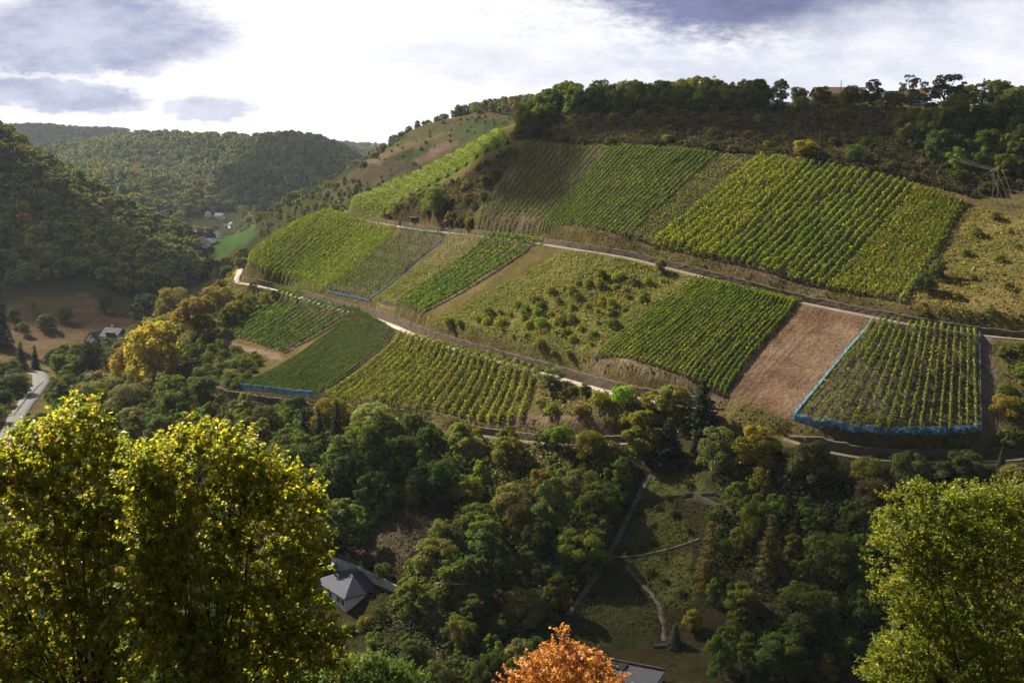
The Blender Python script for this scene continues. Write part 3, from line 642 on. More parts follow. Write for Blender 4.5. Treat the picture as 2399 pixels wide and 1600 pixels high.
vine_rows('nose', 28, 'lush green vine row on the rounded nose of the spur beside the pale road bend', 'vine rows on the spur nose', G3, dens=34, wd=0.4, gap=0.05, s0=-0.20)
vine_rows('netted', 14, 'thin dark vine row inside the blue net strips on the middle slope', 'vine rows in the netted middle plot', G2, dens=20, wd=0.24, gap=0.12, fade=lambda s, t: np.where(t > 0.6, 0.45+0.5*np.abs(s-0.55), 1.0))
vine_rows('sparse', 11, 'straggly pale vine row between the blue net edge and the lush striped rows', 'straggly pale vine rows', (0.155, 0.165, 0.042), h=1.3, dens=22, wd=0.3, loose=True, gap=0.1, size=0.18, fade=lambda s, t: np.where(t > 0.55, 0.5, 1.0))
vine_rows('stripe', 8, 'thick green vine row in the narrow striped plot left of the shrubby meadow', 'vine rows in the narrow striped plot', G1, dens=48, wd=0.45, h=1.9, gap=0.03)
vine_rows('square', 28, 'even green vine row in the square plot left of the bare brown field', 'vine rows in the square plot', G3, dens=48, wd=0.17, h=1.6, gap=0.04, size=0.16, tall=0.68)
vine_rows('rightnet', 17, 'thin widely spaced vine row inside the blue net fence at right', 'vine rows inside the right net fence', G3, dens=30, wd=0.17, h=1.5, size=0.17, gap=0.12, bow=7.0, fade=lambda s, t: np.where((s < 0.35) & (t < 0.55), 0.55, 1.0))
vine_rows('leafy', 6, 'loose leafy vine row at the left end of the lower plots', 'loose leafy lower vine rows', G1, dens=60, wd=0.5, gap=0.06, h=1.8)
vine_rows('thin', 9, 'thin vine row on bare soil between the leafy and the dense lower plots', 'thin lower vine rows', G2, dens=44, wd=0.35, gap=0.08)
vine_rows('dense', 21, 'dense dark green vine row above the small blue net at lower left', 'dense lower vine rows', G2, dens=44, wd=0.18, h=1.6, gap=0.03, size=0.17, tall=0.62, s0=-0.10)
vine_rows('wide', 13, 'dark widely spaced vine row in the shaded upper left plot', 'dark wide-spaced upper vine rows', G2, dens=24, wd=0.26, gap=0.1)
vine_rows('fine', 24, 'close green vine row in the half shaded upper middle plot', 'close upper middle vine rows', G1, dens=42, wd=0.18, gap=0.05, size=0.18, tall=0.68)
vine_rows('palerow', 8, 'pale ragged vine row between the close rows and the yellow plot', 'pale ragged upper vine rows', (0.13, 0.135, 0.04), dens=18, wd=0.38, size=.19, loose=True, gap=0.08)
vine_rows('thick', 15, 'thick bright green vine row on dark soil in the upper right plot', 'thick upper right vine rows', G3, dens=60, wd=0.34, h=1.9, gap=0.07, size=0.19)
vine_rows('olive', 11, 'ragged yellow-olive vine row at the right end of the upper plots', 'ragged olive upper vine rows', (0.155, 0.17, 0.021), dens=40, wd=0.6, h=1.7, loose=True, gap=0.05)
A_SHRUB = area_xy([(1080,740),(1340,640),(1540,640),(1345,830),(1260,826),(1010,752)])
vine_rows('unkempt', 23, 'shaggy yellow-green vine row in the unkempt lower middle plot', 'shaggy lower middle vine rows', (0.175, 0.185, 0.024), dens=40, wd=0.36, h=1.4, size=0.20, loose=True, gap=0.05)
vine_rows('yellow', 8, 'shaggy yellow-green vine row left of the thick upper right rows', 'shaggy upper vine rows', (0.185, 0.20, 0.024), dens=44, wd=0.5, h=1.8, size=0.21, loose=True, gap=0.05)
# ------------------------------------------------------------------ overgrown plots and ground cover (uncountable)
def cover(name, poly, dens, size, colr, label, cat, hfun, var=0.25, seed=3, patch=3.0, thr=-0.2, mat=None, hue=0.16):
    R = np.random.default_rng(seed); lo, hi = poly.min(0), poly.max(0); n = int((hi[0]-lo[0])*(hi[1]-lo[1])*dens)
    xy = R.uniform(lo, hi, (n, 2)); xy = xy[inpoly(xy[:, 0], xy[:, 1], poly)]
    w_ = vnoise(xy[:, 0]*1.0+xy[:, 1]*.3, xy[:, 1]*1.0, patch, seed+1)*0.65+vnoise(xy[:, 0], xy[:, 1], patch*.45, seed+2)*0.35
    k = w_ > thr; xy, w_ = xy[k], w_[k]
    ok = np.ones(len(xy), bool)
    for ln, r in ((L_MID, 2.6), (L_UP, 2.2), (L_LOW, 2.0), (L_NET, 2.0)):
        mk = (xy[:, 0] > ln[:, 0].min()-5) & (xy[:, 1] > ln[:, 1].min()-5)
        if mk.any(): d, _, _ = line_dist(ln, xy[mk, 0], xy[mk, 1]); ok[np.where(mk)[0][d < r]] = False
    xy, w_ = xy[ok], w_[ok]; n = len(xy)
    top = hfun*np.clip((w_-thr)/(1-thr), 0.05, 1)**0.6; P = np.stack([xy[:, 0], xy[:, 1], hgt(xy[:, 0], xy[:, 1])+top*(0.55+0.5*R.random(n))], 1)
    e = 0.4; gxn = vnoise(xy[:, 0]+e, xy[:, 1], patch, seed+1)-w_; N = np.stack([R.normal(size=n)*.55, R.normal(size=n)*.55, 0.9+R.normal(size=n)*.3], 1)
    big = vnoise(xy[:, 0], xy[:, 1], 8, seed+5)[:, None]
    c = leafvar(n, R, var, hue)*(1+big*np.array([.25, .08, .05]))
    v, f, cc = cards(P, N, size*np.exp(R.normal(size=n)*.25), c, 0.8, R)
    o = obj(name, mesh_np(name, v, f, mat or M_VINE, cc)); o.color = (*colr, 1)
    return tag(o, label, cat, kind='stuff')
cover('overgrown_vines', QXY['unkempt'], 7.0, 0.24, (0.165, 0.17, 0.024), 'unkempt yellow-green vines covering the large lower middle plot', 'vines', 1.0, seed=21, patch=2.6, thr=-0.35)
cover('overgrown_vines', QXY['yellow'], 8.0, 0.24, (0.165, 0.185, 0.022), 'overgrown yellow-green vines left of the thick upper right rows', 'vines', 1.1, seed=22, patch=3.2, thr=-0.45)
cover('overgrown_vines', QXY['olive'], 2.5, 0.22, (0.15, 0.155, 0.022), 'weedy yellow growth among the ragged olive rows', 'weeds', 0.9, seed=23, patch=3)
cover('overgrown_vines', QXY['crest'], 5.0, 0.24, (0.15, 0.19, 0.022), 'bright leafy undergrowth among the rows on the crest', 'vines', 1.0, seed=24)
cover('meadow_grass', A_MEADOW, 7.0, 0.19, (0.16, 0.168, 0.034), 'rough yellow grass and herbs on the shrubby meadow between the two roads', 'grass', 0.9, seed=25, patch=2.0, thr=-0.35, hue=0.22)
cover('meadow_grass', A_RIGHT, 4.5, 0.22, (0.17, 0.15, 0.035), 'rough golden brambles and grass on the slope at the right edge', 'brambles', 1.1, seed=26, patch=2.8, thr=-0.3, hue=0.22)
cover('scrub', A_TOPSCRUB, 7.0, 0.24, (0.060, 0.050, 0.024), 'dark brown scrub on the steep slope below the hilltop trees', 'scrub', 2.6, seed=27, patch=4, thr=-0.6, mat=M_LEAF)
cover('scrub', A_RAVINE, 6.0, 0.24, (0.060, 0.056, 0.018), 'dark scrub in the hollow between the crest and the upper rows', 'scrub', 2.2, seed=28, patch=4, thr=-0.6, mat=M_LEAF)
cover('brambles', A_SHRUB, 4.5, 0.19, (0.115, 0.115, 0.030), 'tangled brambles between the bushes on the lower part of the shrubby meadow', 'brambles', 1.5, seed=41, patch=3.6, thr=0.02, hue=0.25)
cover('scrub', py_poly([(770,500),(900,486),(1000,472),(1140,430),(1220,460),(1220,600),(1000,640),(760,620),(640,560)]), 1.0, 0.34, (0.060, 0.062, 0.022), 'low scrub on the hidden side of the crest rows', 'scrub', 1.3, seed=42, patch=5, thr=-0.3)
for k_, (pix, dn_, cl_, hh_, lab_) in enumerate((
        ([(1225,546),(1450,559),(1500,577),(1645,606),(1890,670),(2080,705),(2100,742),(1850,692),(1640,640),(1450,592),(1270,562)], 5, (0.115,0.11,0.034), 0.8, 'dry weedy grass on the bank above the upper road'),
        ([(750,674),(862,696),(985,738),(1255,832),(1340,840),(1312,868),(1100,808),(905,745),(750,698)], 5, (0.12,0.118,0.036), 0.7, 'dry grass on the bank above the long middle wall'),
        ([(1345,840),(1668,927),(1640,940),(1560,920),(1312,866)], 5, (0.145,0.12,0.055), 0.5, 'straw-coloured grass bank below the square plot'),
        ([(738,910),(1180,980),(1240,957),(1236,1005),(1040,986),(740,942)], 5, (0.115,0.105,0.034), 1.2, 'weedy bank below the unkempt plot'),
        ([(1640,932),(1820,970),(2250,1000),(2250,1040),(2000,1046),(1850,1010),(1640,965)], 5, (0.105,0.09,0.035), 0.8, 'weedy bank below the bare field and the right net'),
        ([(2085,705),(2360,745),(2400,775),(2240,765),(2090,742)], 5, (0.10,0.095,0.03), 1.2, 'brambles above the right end of the upper road'),
        ([(1300,578),(1480,596),(1590,640),(1540,640),(1350,640),(1100,735),(1000,740)], 5, (0.16,0.155,0.035), 0.9, 'sunlit yellow-green herbs on the upper part of the shrubby meadow'))):
    cover('bank_grass', area_xy(pix), dn_, 0.19, cl_, lab_, 'grass', hh_, seed=60+k_, patch=2.2, thr=-0.45, hue=0.2)
A_GSL = area_xy([(1492,1100),(1590,1092),(1650,1140),(1625,1400),(1545,1480),(1345,1480),(1315,1405),(1425,1250)])
cover('garden_grass', A_GSL, 5, 0.17, (0.058, 0.068, 0.018), 'rough dark grass and herbs all over the garden slope', 'grass', 0.7, seed=81, patch=2.4, thr=-0.25, hue=0.22)
cover('dry_scrub', area_xy([(780,1260),(870,1150),(1000,1160),(1040,1215),(910,1320),(830,1300)]), 5, 0.18, (0.055, 0.046, 0.026), 'dry brown stems and brambles on the dark clearing above the white house', 'scrub', 0.8, seed=82, patch=2.4, thr=-0.45, hue=0.2)
cover('overgrown_vines', py_poly([(795,486),(812,492),(880,472),(884,446),(850,452),(812,466)]), 6, 0.22, (0.14, 0.175, 0.022), 'green vines at the nose of the crest above the road bend', 'vines', 1.3, seed=91, patch=2.5, thr=-0.6)
cover('weeds', QXY['bare'], 0.5, 0.13, (0.13, 0.13, 0.04), 'scattered green weeds on the bare brown field', 'weeds', 0.25, seed=92, patch=5, thr=0.15)
A_STRAW = QXY['bare']
cover('straw_stubble', A_STRAW, 4.0, 0.12, (0.26, 0.18, 0.12), 'dry straw and mown stalks lying on the bare brown field', 'straw', 0.10, seed=29, patch=2.0, thr=-0.3, mat=M_LEAF, hue=0.05)
for a_, s_ in zip(A_GARDEN, (31, 32, 33)):
    cover('garden_grass', a_, 6, 0.18, (0.075, 0.095, 0.02), ('rough green grass at the top of the garden slope', 'yellow-green grass patch beside the steep stony path', 'rough grass bank right of the stony garden steps')[s_-31], 'grass', 0.5, seed=s_, patch=2.5, thr=-0.5)
# ------------------------------------------------------------------ built things
M_WHITE = pmat('white_plaster', (0.86, 0.86, 0.86), 0.8, 0.10, 0.8)
M_CREAM = pmat('cream_plaster', (0.62, 0.58, 0.50), 0.8, 0.12, 0.8)
M_GLASS = pmat('window_glass', (0.02, 0.022, 0.026), 0.12, spec=0.6)
M_FRAME = pmat('white_frame', (0.70, 0.70, 0.70), 0.5)
M_WOOD = pmat('grey_wood', (0.17, 0.13, 0.10), 0.9, 0.4, 3.0)
M_DWOOD = pmat('dark_wood', (0.05, 0.038, 0.03), 0.9, 0.4, 3.0)
M_RUSTP = pmat('rust_pole', (0.20, 0.085, 0.045), 0.8, 0.4, 2.0)
M_STEEL = pmat('galvanised', (0.26, 0.265, 0.27), 0.6, 0.1, 3, metal=0.2)
M_CABLE = pmat('cable', (0.16, 0.14, 0.12), 0.8)
M_BLACK = pmat('black_rubber', (0.02, 0.02, 0.02), 0.7)
M_TILE = pmat('brown_roof', (0.16, 0.085, 0.06), 0.85, 0.35, 2.0)
M_ORANGE = pmat('orange_roof', (0.20, 0.10, 0.06), 0.85, 0.3, 2.0)
def slate(name, c0, c1, pitch=0.34):
    m_ = bpy.data.materials.new(name); m_.use_nodes = True; t = NT(m_.node_tree); t.n.clear(); g = t.new('ShaderNodeNewGeometry'); s = t.new('ShaderNodeSeparateXYZ'); t.put(s.inputs[0], g.outputs['Position'])
    st = t.m('FRACT', t.m('DIVIDE', s.outputs[2], pitch*0.45)); n = t.noise(g.outputs['Position'], 2.2, 5)
    c = t.mix(t.ramp(n, .3, .7), (*c0, 1), (*c1, 1)); c = t.mix(t.ramp(st, 0.0, 0.22), tuple(x*.35 for x in c0)+(1,), c)
    p = t.new('ShaderNodeBsdfPrincipled'); p.inputs['Roughness'].default_value = 0.8; p.inputs['Specular IOR Level'].default_value = 0.15; t.put(p.inputs['Base Color'], c)
    b = t.new('ShaderNodeBump'); b.inputs['Strength'].default_value = .7; b.inputs['Distance'].default_value = .05; t.put(b.inputs['Height'], st); t.l.new(b.outputs[0], p.inputs['Normal'])
    o = t.new('ShaderNodeOutputMaterial'); t.l.new(p.outputs[0], o.inputs[0]); return m_
M_SLATE = slate('slate_roof', (0.040, 0.043, 0.058), (0.062, 0.066, 0.085)); M_DSLATE = slate('dark_slate', (0.05, 0.05, 0.058), (0.085, 0.085, 0.10), 0.4)
def gable(b, x0, x1, y0, y1, ze, zr, along='x', over=0.45, th=0.16):
    """pitched roof slabs with thickness; ridge along x or y"""
    def slab(p): 
        lo = [(x, y, z-th) for x, y, z in p]; b.poly(list(p)+lo, [(0,1,2,3), (7,6,5,4), (0,4,5,1), (1,5,6,2), (2,6,7,3), (3,7,4,0)])
    if along == 'x':
        ym = (y0+y1)/2; k = (zr-ze)/((y1-y0)/2); a0, a1 = x0-over, x1+over
        slab([(a0, y0-over, ze-k*over), (a1, y0-over, ze-k*over), (a1, ym, zr), (a0, ym, zr)]); slab([(a1, y1+over, ze-k*over), (a0, y1+over, ze-k*over), (a0, ym+.002, zr), (a1, ym+.002, zr)])
    else:
        xm = (x0+x1)/2; k = (zr-ze)/((x1-x0)/2); a0, a1 = y0-over, y1+over
        slab([(x0-over, a1, ze-k*over), (x0-over, a0, ze-k*over), (xm, a0, zr), (xm, a1, zr)]); slab([(x1+over, a0, ze-k*over), (x1+over, a1, ze-k*over), (xm+.002, a1, zr), (xm+.002, a0, zr)])
def hip(b, x0, x1, y0, y1, ze, zr, over=0.5, th=0.18):
    X0, X1, Y0, Y1 = x0-over, x1+over, y0-over, y1+over; h = (Y1-Y0)/2; ym = (Y0+Y1)/2
    if X1-X0 < Y1-Y0: h = (X1-X0)/2; r0, r1 = ((X0+X1)/2, Y0+h, zr), ((X0+X1)/2, Y1-h, zr); e = [(X0,Y0,ze),(X1,Y0,ze),(X1,Y1,ze),(X0,Y1,ze)]; fs = [(0,1,4), (1,2,5,4), (2,3,5), (3,0,4,5)]
    else: r0, r1 = (X0+h, ym, zr), (X1-h, ym, zr); e = [(X0,Y0,ze),(X1,Y0,ze),(X1,Y1,ze),(X0,Y1,ze)]; fs = [(0,1,5,4), (1,2,5), (2,3,4,5), (3,0,4)]
    lo = [(x, y, z-th) for x, y, z in e]
    b.poly(e+[r0, r1]+lo, fs+[(9,8,7,6), (0,6,7,1), (1,7,8,2), (2,8,9,3), (3,9,6,0)])
def window(root, c, wdt, hgt_, face, mull=1):
    """window standing in a wall face: frame bars with a pane behind; face = outward axis '+x','-x','+y','-y'"""
    ax, sg = face[1], (1 if face[0] == '+' else -1); f = MB(); g = MB()
    def bx(b, u, z, du, dz, d, off):
        if ax == 'y': b.box((c[0]+u, c[1]+sg*off, c[2]+z), (du, d, dz))
        else: b.box((c[0]+sg*off, c[1]+u, c[2]+z), (d, du, dz))
    bx(f, 0, hgt_/2-.05, wdt, .1, .1, .03); bx(f, 0, -hgt_/2+.05, wdt, .1, .1, .03)
    for s in (-1, 1): bx(f, s*(wdt/2-.05), 0, .1, hgt_-.2, .1, .03)
    for k in range(mull): bx(f, (k+1)*wdt/(mull+1)-wdt/2, 0, .07, hgt_-.2, .09, .03)
    bx(f, 0, -hgt_/2-.06, wdt+.2, .08, .22, .06); bx(g, 0, 0, wdt-.18, hgt_-.18, .05, .006)
    w_ = f.build('window', M_FRAME, root); g.build('pane', M_GLASS, w_); return w_
# white house with slate hip roof, nearest corner towards us
a, s = ray(794, 1373); Yc = 197.0; cx_, zc_ = float(a*Yc), float(s*Yc)
hr = empty('white_house', (cx_, Yc, zc_), math.radians(38)); tag(hr, 'white plastered house with a dark slate hip roof at the bottom, beside the maple crown', 'house')
b = MB(); b.box((5.1, 5.5, -3.2), (10.2, 11.0, 6.6)); b.build('wall', M_WHITE, hr)
b = MB(); hip(b, 0, 10.2, 0, 11, 0.18, 3.1, 0.65); rf = b.build('roof', M_SLATE, hr)
b = MB(); b.box((6.2, 5.0, 2.6), (0.7, 0.6, 1.5)); b.build('chimney', M_CREAM, rf)
window(hr, (8.2, 0, -1.15), 1.5, 1.2, '-y'); 
for y_ in (1.2, 2.9, 6.0): window(hr, (0, y_, -1.2), 1.3, 1.3, '-x'); window(hr, (0, y_, -4.2), 1.3, 1.4, '-x')
b = MB(); b.tube([(-.12, -.12, 0), (-.12, -.12, -6)], .06, 8); b.build('downpipe', M_STEEL, hr)
KEEP.append((cx_+1, Yc+7, 9))
for k_ in ((800, 1440), (850, 1425), (770, 1440), (900, 1385)): KEEP.append((*hit(*k_)[0][:2], 3.5))
for i_, (px, py, w_, h_, c_, lab) in enumerate(((906,1395,44,40,GREEN,'rounded bush against the right wall of the white house'),(872,1425,50,40,DARKG,'dark bush at the corner of the white house'),(835,1440,44,30,OLIVE,'olive bush in front of the white house'),(800,1452,40,26,GREEN,'low green bush below the white house corner'),(925,1365,50,44,(0.10,0.11,0.022),'yellow-green bush at the end of the white retaining wall'),(880,1330,60,44,DARKG,'dark bush above the white retaining wall'),(840,1306,50,36,(0.05,0.055,0.02),'scrubby bush on the slope above the white retaining wall'))):
    marked('bush%d' % (i_ % 4), px, py, w_, h_, c_, lab, 'bush')
# white retaining wall and railing behind the house
p = hit([750, 800, 860, 918], [1300, 1316, 1338, 1364]); wl = resample(p, 1.0); b = MB()
for i in range(len(wl)-1):
    d = wl[i+1]-wl[i]; an = math.atan2(d[1], d[0]); L_ = math.hypot(d[0], d[1]); mid = (wl[i]+wl[i+1])/2; h_ = 2.6-1.3*i/len(wl); b.box((mid[0], mid[1], mid[2]+h_/2-.6), (L_+.02, 0.3, h_+1.2), an)
wr = b.build('retaining_wall', pmat('shaded_plaster', (0.42, 0.42, 0.43), 0.9, 0.35, 0.9)); tag(wr, 'white retaining wall stepping down the slope behind the white house', 'wall')  # white plaster greyed in its base colour to stand in for shade
rl = empty('railing', tuple(wl[0])); tag(rl, 'thin metal railing on top of the white retaining wall', 'railing'); b = MB(); tops = [tuple(np.array(q)-wl[0]+np.array([0, 0, 2.6-1.3*i/len(wl)+1.0])) for i, q in enumerate(wl[:len(wl)//2])]
b.tube(tops, 0.035, 6); b.tube([(x, y, z-.45) for x, y, z in tops], 0.025, 6); b.build('rail', M_STEEL, rl)
for x, y, z in tops[::2]: b = MB(); b.tube([(x, y, z-1.0), (x, y, z)], .03, 6); b.build('post', M_STEEL, rl)
# cream parasol on the terrace, red flowers by the house
q = hit(752, 1318)[0]; um = empty('parasol', tuple(q)); tag(um, 'cream parasol on the terrace behind the white house', 'parasol')
b = MB(); n8 = 8; vs = [(0, 0, 2.9)]+[(1.7*math.cos(k*math.pi/4), 1.7*math.sin(k*math.pi/4), 2.25) for k in range(8)]+[(1.7*math.cos(k*math.pi/4), 1.7*math.sin(k*math.pi/4), 2.08) for k in range(8)]
b.poly(vs, [(0, 1+k, 1+(k+1) % 8) for k in range(8)]+[(1+k, 9+k, 9+(k+1) % 8, 1+(k+1) % 8) for k in range(8)]); b.build('canopy', M_CREAM, um); b = MB(); b.tube([(0, 0, -.2), (0, 0, 2.9)], .04, 8); b.build('pole', M_WOOD, um)
plant('bush0', *(hit(752, 1432)[0][:2]), 1.3, 1.6, (0.42, 0.03, 0.03), 'bush of bright red flowers in front of the white house', 'flowers', name='flower_bush')
# big slate-roofed house by the brown meadow
q = hit(236, 800)[0]; hb = empty('slate_house', tuple(q), math.radians(-24)); tag(hb, 'large white house with grey slate gables at the foot of the brown meadow', 'house'); KEEP.append((q[0], q[1]+3, 11))
b = MB(); b.box((3.8, 4, 2.6), (9.6, 8, 7.2)); b.box((-4.6, 2.2, 1.6), (7.0, 9, 5.2)); b.poly([(-8.1,-2.3,4.2),(-1.1,-2.3,4.2),(-4.6,-2.3,7.4),(-8.1,6.7,4.2),(-1.1,6.7,4.2),(-4.6,6.7,7.4)], [(0,1,2),(5,4,3)]); b.build('wall', M_WHITE, hb)
b = MB(); gable(b, -8.1, -1.1, -2.3, 6.7, 4.3, 7.7, 'y', .7, .25); b.build('roof', M_DSLATE, hb)
b = MB(); gable(b, -1.0, 8.6, 0, 8, 6.3, 9.6, 'x', .6, .25); r2 = b.build('roof', M_DSLATE, hb)
b = MB(); b.box((4.8, 0.4, 7.2), (4.5, 1.4, 1.6)); b.build('dormer', M_DSLATE, r2); b = MB(); b.box((1.6, 5.0, 9.6), (.8, .8, 1.8)); b.build('chimney', M_CREAM, r2)
for x_ in (0.4, 2.4, 4.4, 6.4, 8.0): window(hb, (x_, 0, 4.6), 1.0, 1.5, '-y')
for x_ in (2.4, 4.4, 6.4): window(hb, (x_, 0, 1.6), 1.0, 1.5, '-y')
for x_ in (-6.6, -4.6, -2.6): window(hb, (x_, -2.3, 1.9), 1.0, 1.5, '-y')
window(hb, (-4.6, -2.3, 5.2), 1.0, 1.2, '-y')
def cottage(px, py, w_, d_, h_, rise, rz, wm, rm, label, along='x', group=None, name='house', cat='house', win=2):
    q = hit(px, py)[0]; e = empty(name, tuple(q), rz); tag(e, label, cat, group); b = MB(); b.box((0, 0, h_/2-1), (w_, d_, h_+2))
    if along == 'x': b.poly([(-w_/2,-d_/2,h_),(-w_/2,d_/2,h_),(-w_/2,0,h_+rise),(w_/2,-d_/2,h_),(w_/2,d_/2,h_),(w_/2,0,h_+rise)], [(2,1,0),(3,4,5)])
    else: b.poly([(-w_/2,-d_/2,h_),(w_/2,-d_/2,h_),(0,-d_/2,h_+rise),(-w_/2,d_/2,h_),(w_/2,d_/2,h_),(0,d_/2,h_+rise)], [(0,1,2),(5,4,3)])
    b.build('wall', wm, e); b = MB(); gable(b, -w_/2, w_/2, -d_/2, d_/2, h_+.12, h_+rise+.15, along, .45, .2); b.build('roof', rm, e)
    for k in range(win): window(e, ((k+.5)*w_/win-w_/2, -d_/2, h_*.55), 1.1, 1.3, '-y')
    KEEP.append((q[0], q[1], max(w_, d_)*.75)); return e
for i, (px, py, w_, rz, al, rm, lab) in enumerate(((454,553,11,.4,'x',M_DSLATE,'grey-roofed village house nearest the dark forest edge'),(466,566,13,-.2,'y',M_DSLATE,'white-gabled house at the near end of the far village'),(492,536,10,.8,'x',M_DSLATE,'village house with its white side lit, beside the green field'),
        (500,547,9,.2,'y',M_DSLATE,'small village house touching the corner of the green field'),(505,503,16,-.5,'x',M_DSLATE,'largest grey-roofed house high in the far village'),(523,520,12,.1,'x',M_TILE,'brown-roofed house at the upper right of the far village'),
        (533,524,9,.6,'y',M_DSLATE,'bright white gable at the right end of the far village'),(479,498,9,.3,'y',M_DSLATE,'lone white house among trees at the top left of the far village'),(440,543,10,-.3,'x',M_TILE,'brown-roofed house at the left end of the far village'),(481,557,12,.5,'x',M_DSLATE,'grey-roofed house in the middle of the far village'))):
    cottage(px, py, w_*.75, 6.5, 4.2, 2.8, rz, M_WHITE, rm, lab, al, 'houses of the far village')
# hilltop buildings (behind the edge of the plateau)
def on_hill(px, Y): x = float(ray(px, 300)[0])*Y; return x, Y, float(hgt(x, Y))
def hill_house(px, Y, w_, d_, h_, rise, wm, rm, label, rz=0.0):
    x, y, z = on_hill(px, Y); e = empty('house', (x, y, z), rz); tag(e, label, 'house'); b = MB(); b.box((0, 0, h_/2-1), (w_, d_, h_+2)); b.poly([(-w_/2,-d_/2,h_),(-w_/2,d_/2,h_),(-w_/2,0,h_+rise),(w_/2,-d_/2,h_),(w_/2,d_/2,h_),(w_/2,0,h_+rise)], [(2,1,0),(3,4,5)]); b.build('wall', wm, e)
    b = MB(); gable(b, -w_/2, w_/2, -d_/2, d_/2, h_+.12, h_+rise+.15, 'x', .6, .25); b.build('roof', rm, e)
    for k in range(4): window(e, ((k+.5)*w_/4-w_/2, -d_/2, h_*.5), 1.1, 1.2, '-y')
hill_house(1922, 392, 17, 9, 2.6, 2.3, M_DWOOD, M_TILE, 'long low hilltop house with a red-brown roof behind the mast', .05)
hill_house(2092, 378, 8, 7, 2.6, 2.0, M_CREAM, M_ORANGE, 'small red-brown roofed hilltop house half hidden by the tall trees', -.1)
# mast, poles, cables
def pole(px, py, hpx, r, mat, label, name='utility_pole', cross=None, group=None):
    q = hit(px, py)[0]; H_ = hpx*q[1]/FPX; e = empty(name, tuple(q)); tag(e, label, 'pole', group); b = MB(); b.tube([(0, 0, -1), (0.05, 0, H_*.5), (0.1, 0, H_)], [r*1.2, r, r*.75], 8); b.build('pole', mat, e)
    if cross: b = MB(); b.box((0.1, 0, H_-.35), (cross, .14, .14)); b.build('crossarm', mat, e)
    if cross:
        for s in (-.42, 0, .42): b = MB(); b.tube([(0.1+s*cross, 0, H_-.28), (0.1+s*cross, 0, H_)], .06, 6); b.build('insulator', M_CREAM, e)
    return q, H_
pole(1928, 250, 62, .13, M_WOOD, 'tall thin mast standing above the hilltop in front of the brown roof', 'mast')
pole(1879, 368, 68, .12, M_WOOD, 'pale wooden pole leaning on the scrub slope above the thick rows')
pole(2113, 392, 44, .12, M_WOOD, 'short dark pole at the lower edge of the scrub slope')
q, H_ = hit(2283, 468)[0], 8.6
e = empty('double_pole', tuple(q)); tag(e, 'double wooden power pole carrying the cables at the right edge', 'pole')
for s in (-.7, .7): b = MB(); b.tube([(s, 0, -1), (s*.8, 0, H_)], [.12, .09], 8); b.build('pole', M_WOOD, e)
b = MB(); b.box((0, 0, H_-.3), (3.4, .16, .16)); b.build('crossarm', M_WOOD, e); b = MB(); b.tube([(-.68, .02, 2.5), (.58, .02, 6.5)], .06, 6); b.build('brace', M_WOOD, e)
for s in (-1.5, 0, 1.5): b = MB(); b.tube([(s, 0, H_-.2), (s, 0, H_+.15)], .07, 6); b.build('insulator', M_CREAM, e)
q2, H2 = pole(2036, 285, 30, .13, M_WOOD, 'power pole with a crossarm at the hilltop end of the cables', cross=3.0)
xe, ye = float(ray(2480, 1000)[0])*214, 214.0; q3 = np.array([xe, ye, float(hgt(xe, ye))])
e = empty('utility_pole', tuple(q3)); tag(e, 'power pole at the lower end of the cables beyond the right edge', 'pole'); b = MB(); b.tube([(0, 0, -1), (0, 0, 10)], [.17, .12], 8); b.build('pole', M_WOOD, e); b = MB(); b.box((0, 0, 9.7), (3.2, .16, .16)); b.build('crossarm', M_WOOD, e)
for (A_, hA, B_, hB, sag, lab) in ((q, H_+.15, q2, H2, 3.0, 'pale power cable rising from the double pole to the hilltop'), (q, H_+.15, q3, 10, 3.0, 'pale power cable falling from the double pole towards the lower right')):
    for s in (-1.5, 0, 1.5):
        P0 = np.array([A_[0]+s, A_[1], A_[2]+hA]); P1 = np.array([B_[0]+s*.85, B_[1], B_[2]+hB]); b = MB(); b.tube([tuple(P0*(1-t_)+P1*t_-np.array([0, 0, sag*4*t_*(1-t_)])) for t_ in np.linspace(0, 1, 21)], .02, 5)
        o = b.build('power_cable', M_CABLE); tag(o, lab, 'cable', lab[:44])
# rust-brown pole with a long arm in the wood
q = hit(1070, 1424)[0]; e = empty('street_lamp', tuple(q)); tag(e, 'rust-brown lamp post with a long horizontal arm in the dark wood', 'lamp post')
b = MB(); b.tube([(0, 0, -1), (0, 0, 6.8)], [.10, .075], 8); b.build('pole', M_RUSTP, e); b = MB(); b.tube([(0, 0, 6.75), (-2.6, .1, 6.95), (-5.0, .2, 7.05)], [.06, .05, .05], 8); b.build('arm', M_STEEL, e); b = MB(); b.box((-5.2, .2, 6.98), (.7, .28, .16)); b.build('lamp_head', M_STEEL, e); KEEP.append((q[0]-2, q[1]-1, 3))
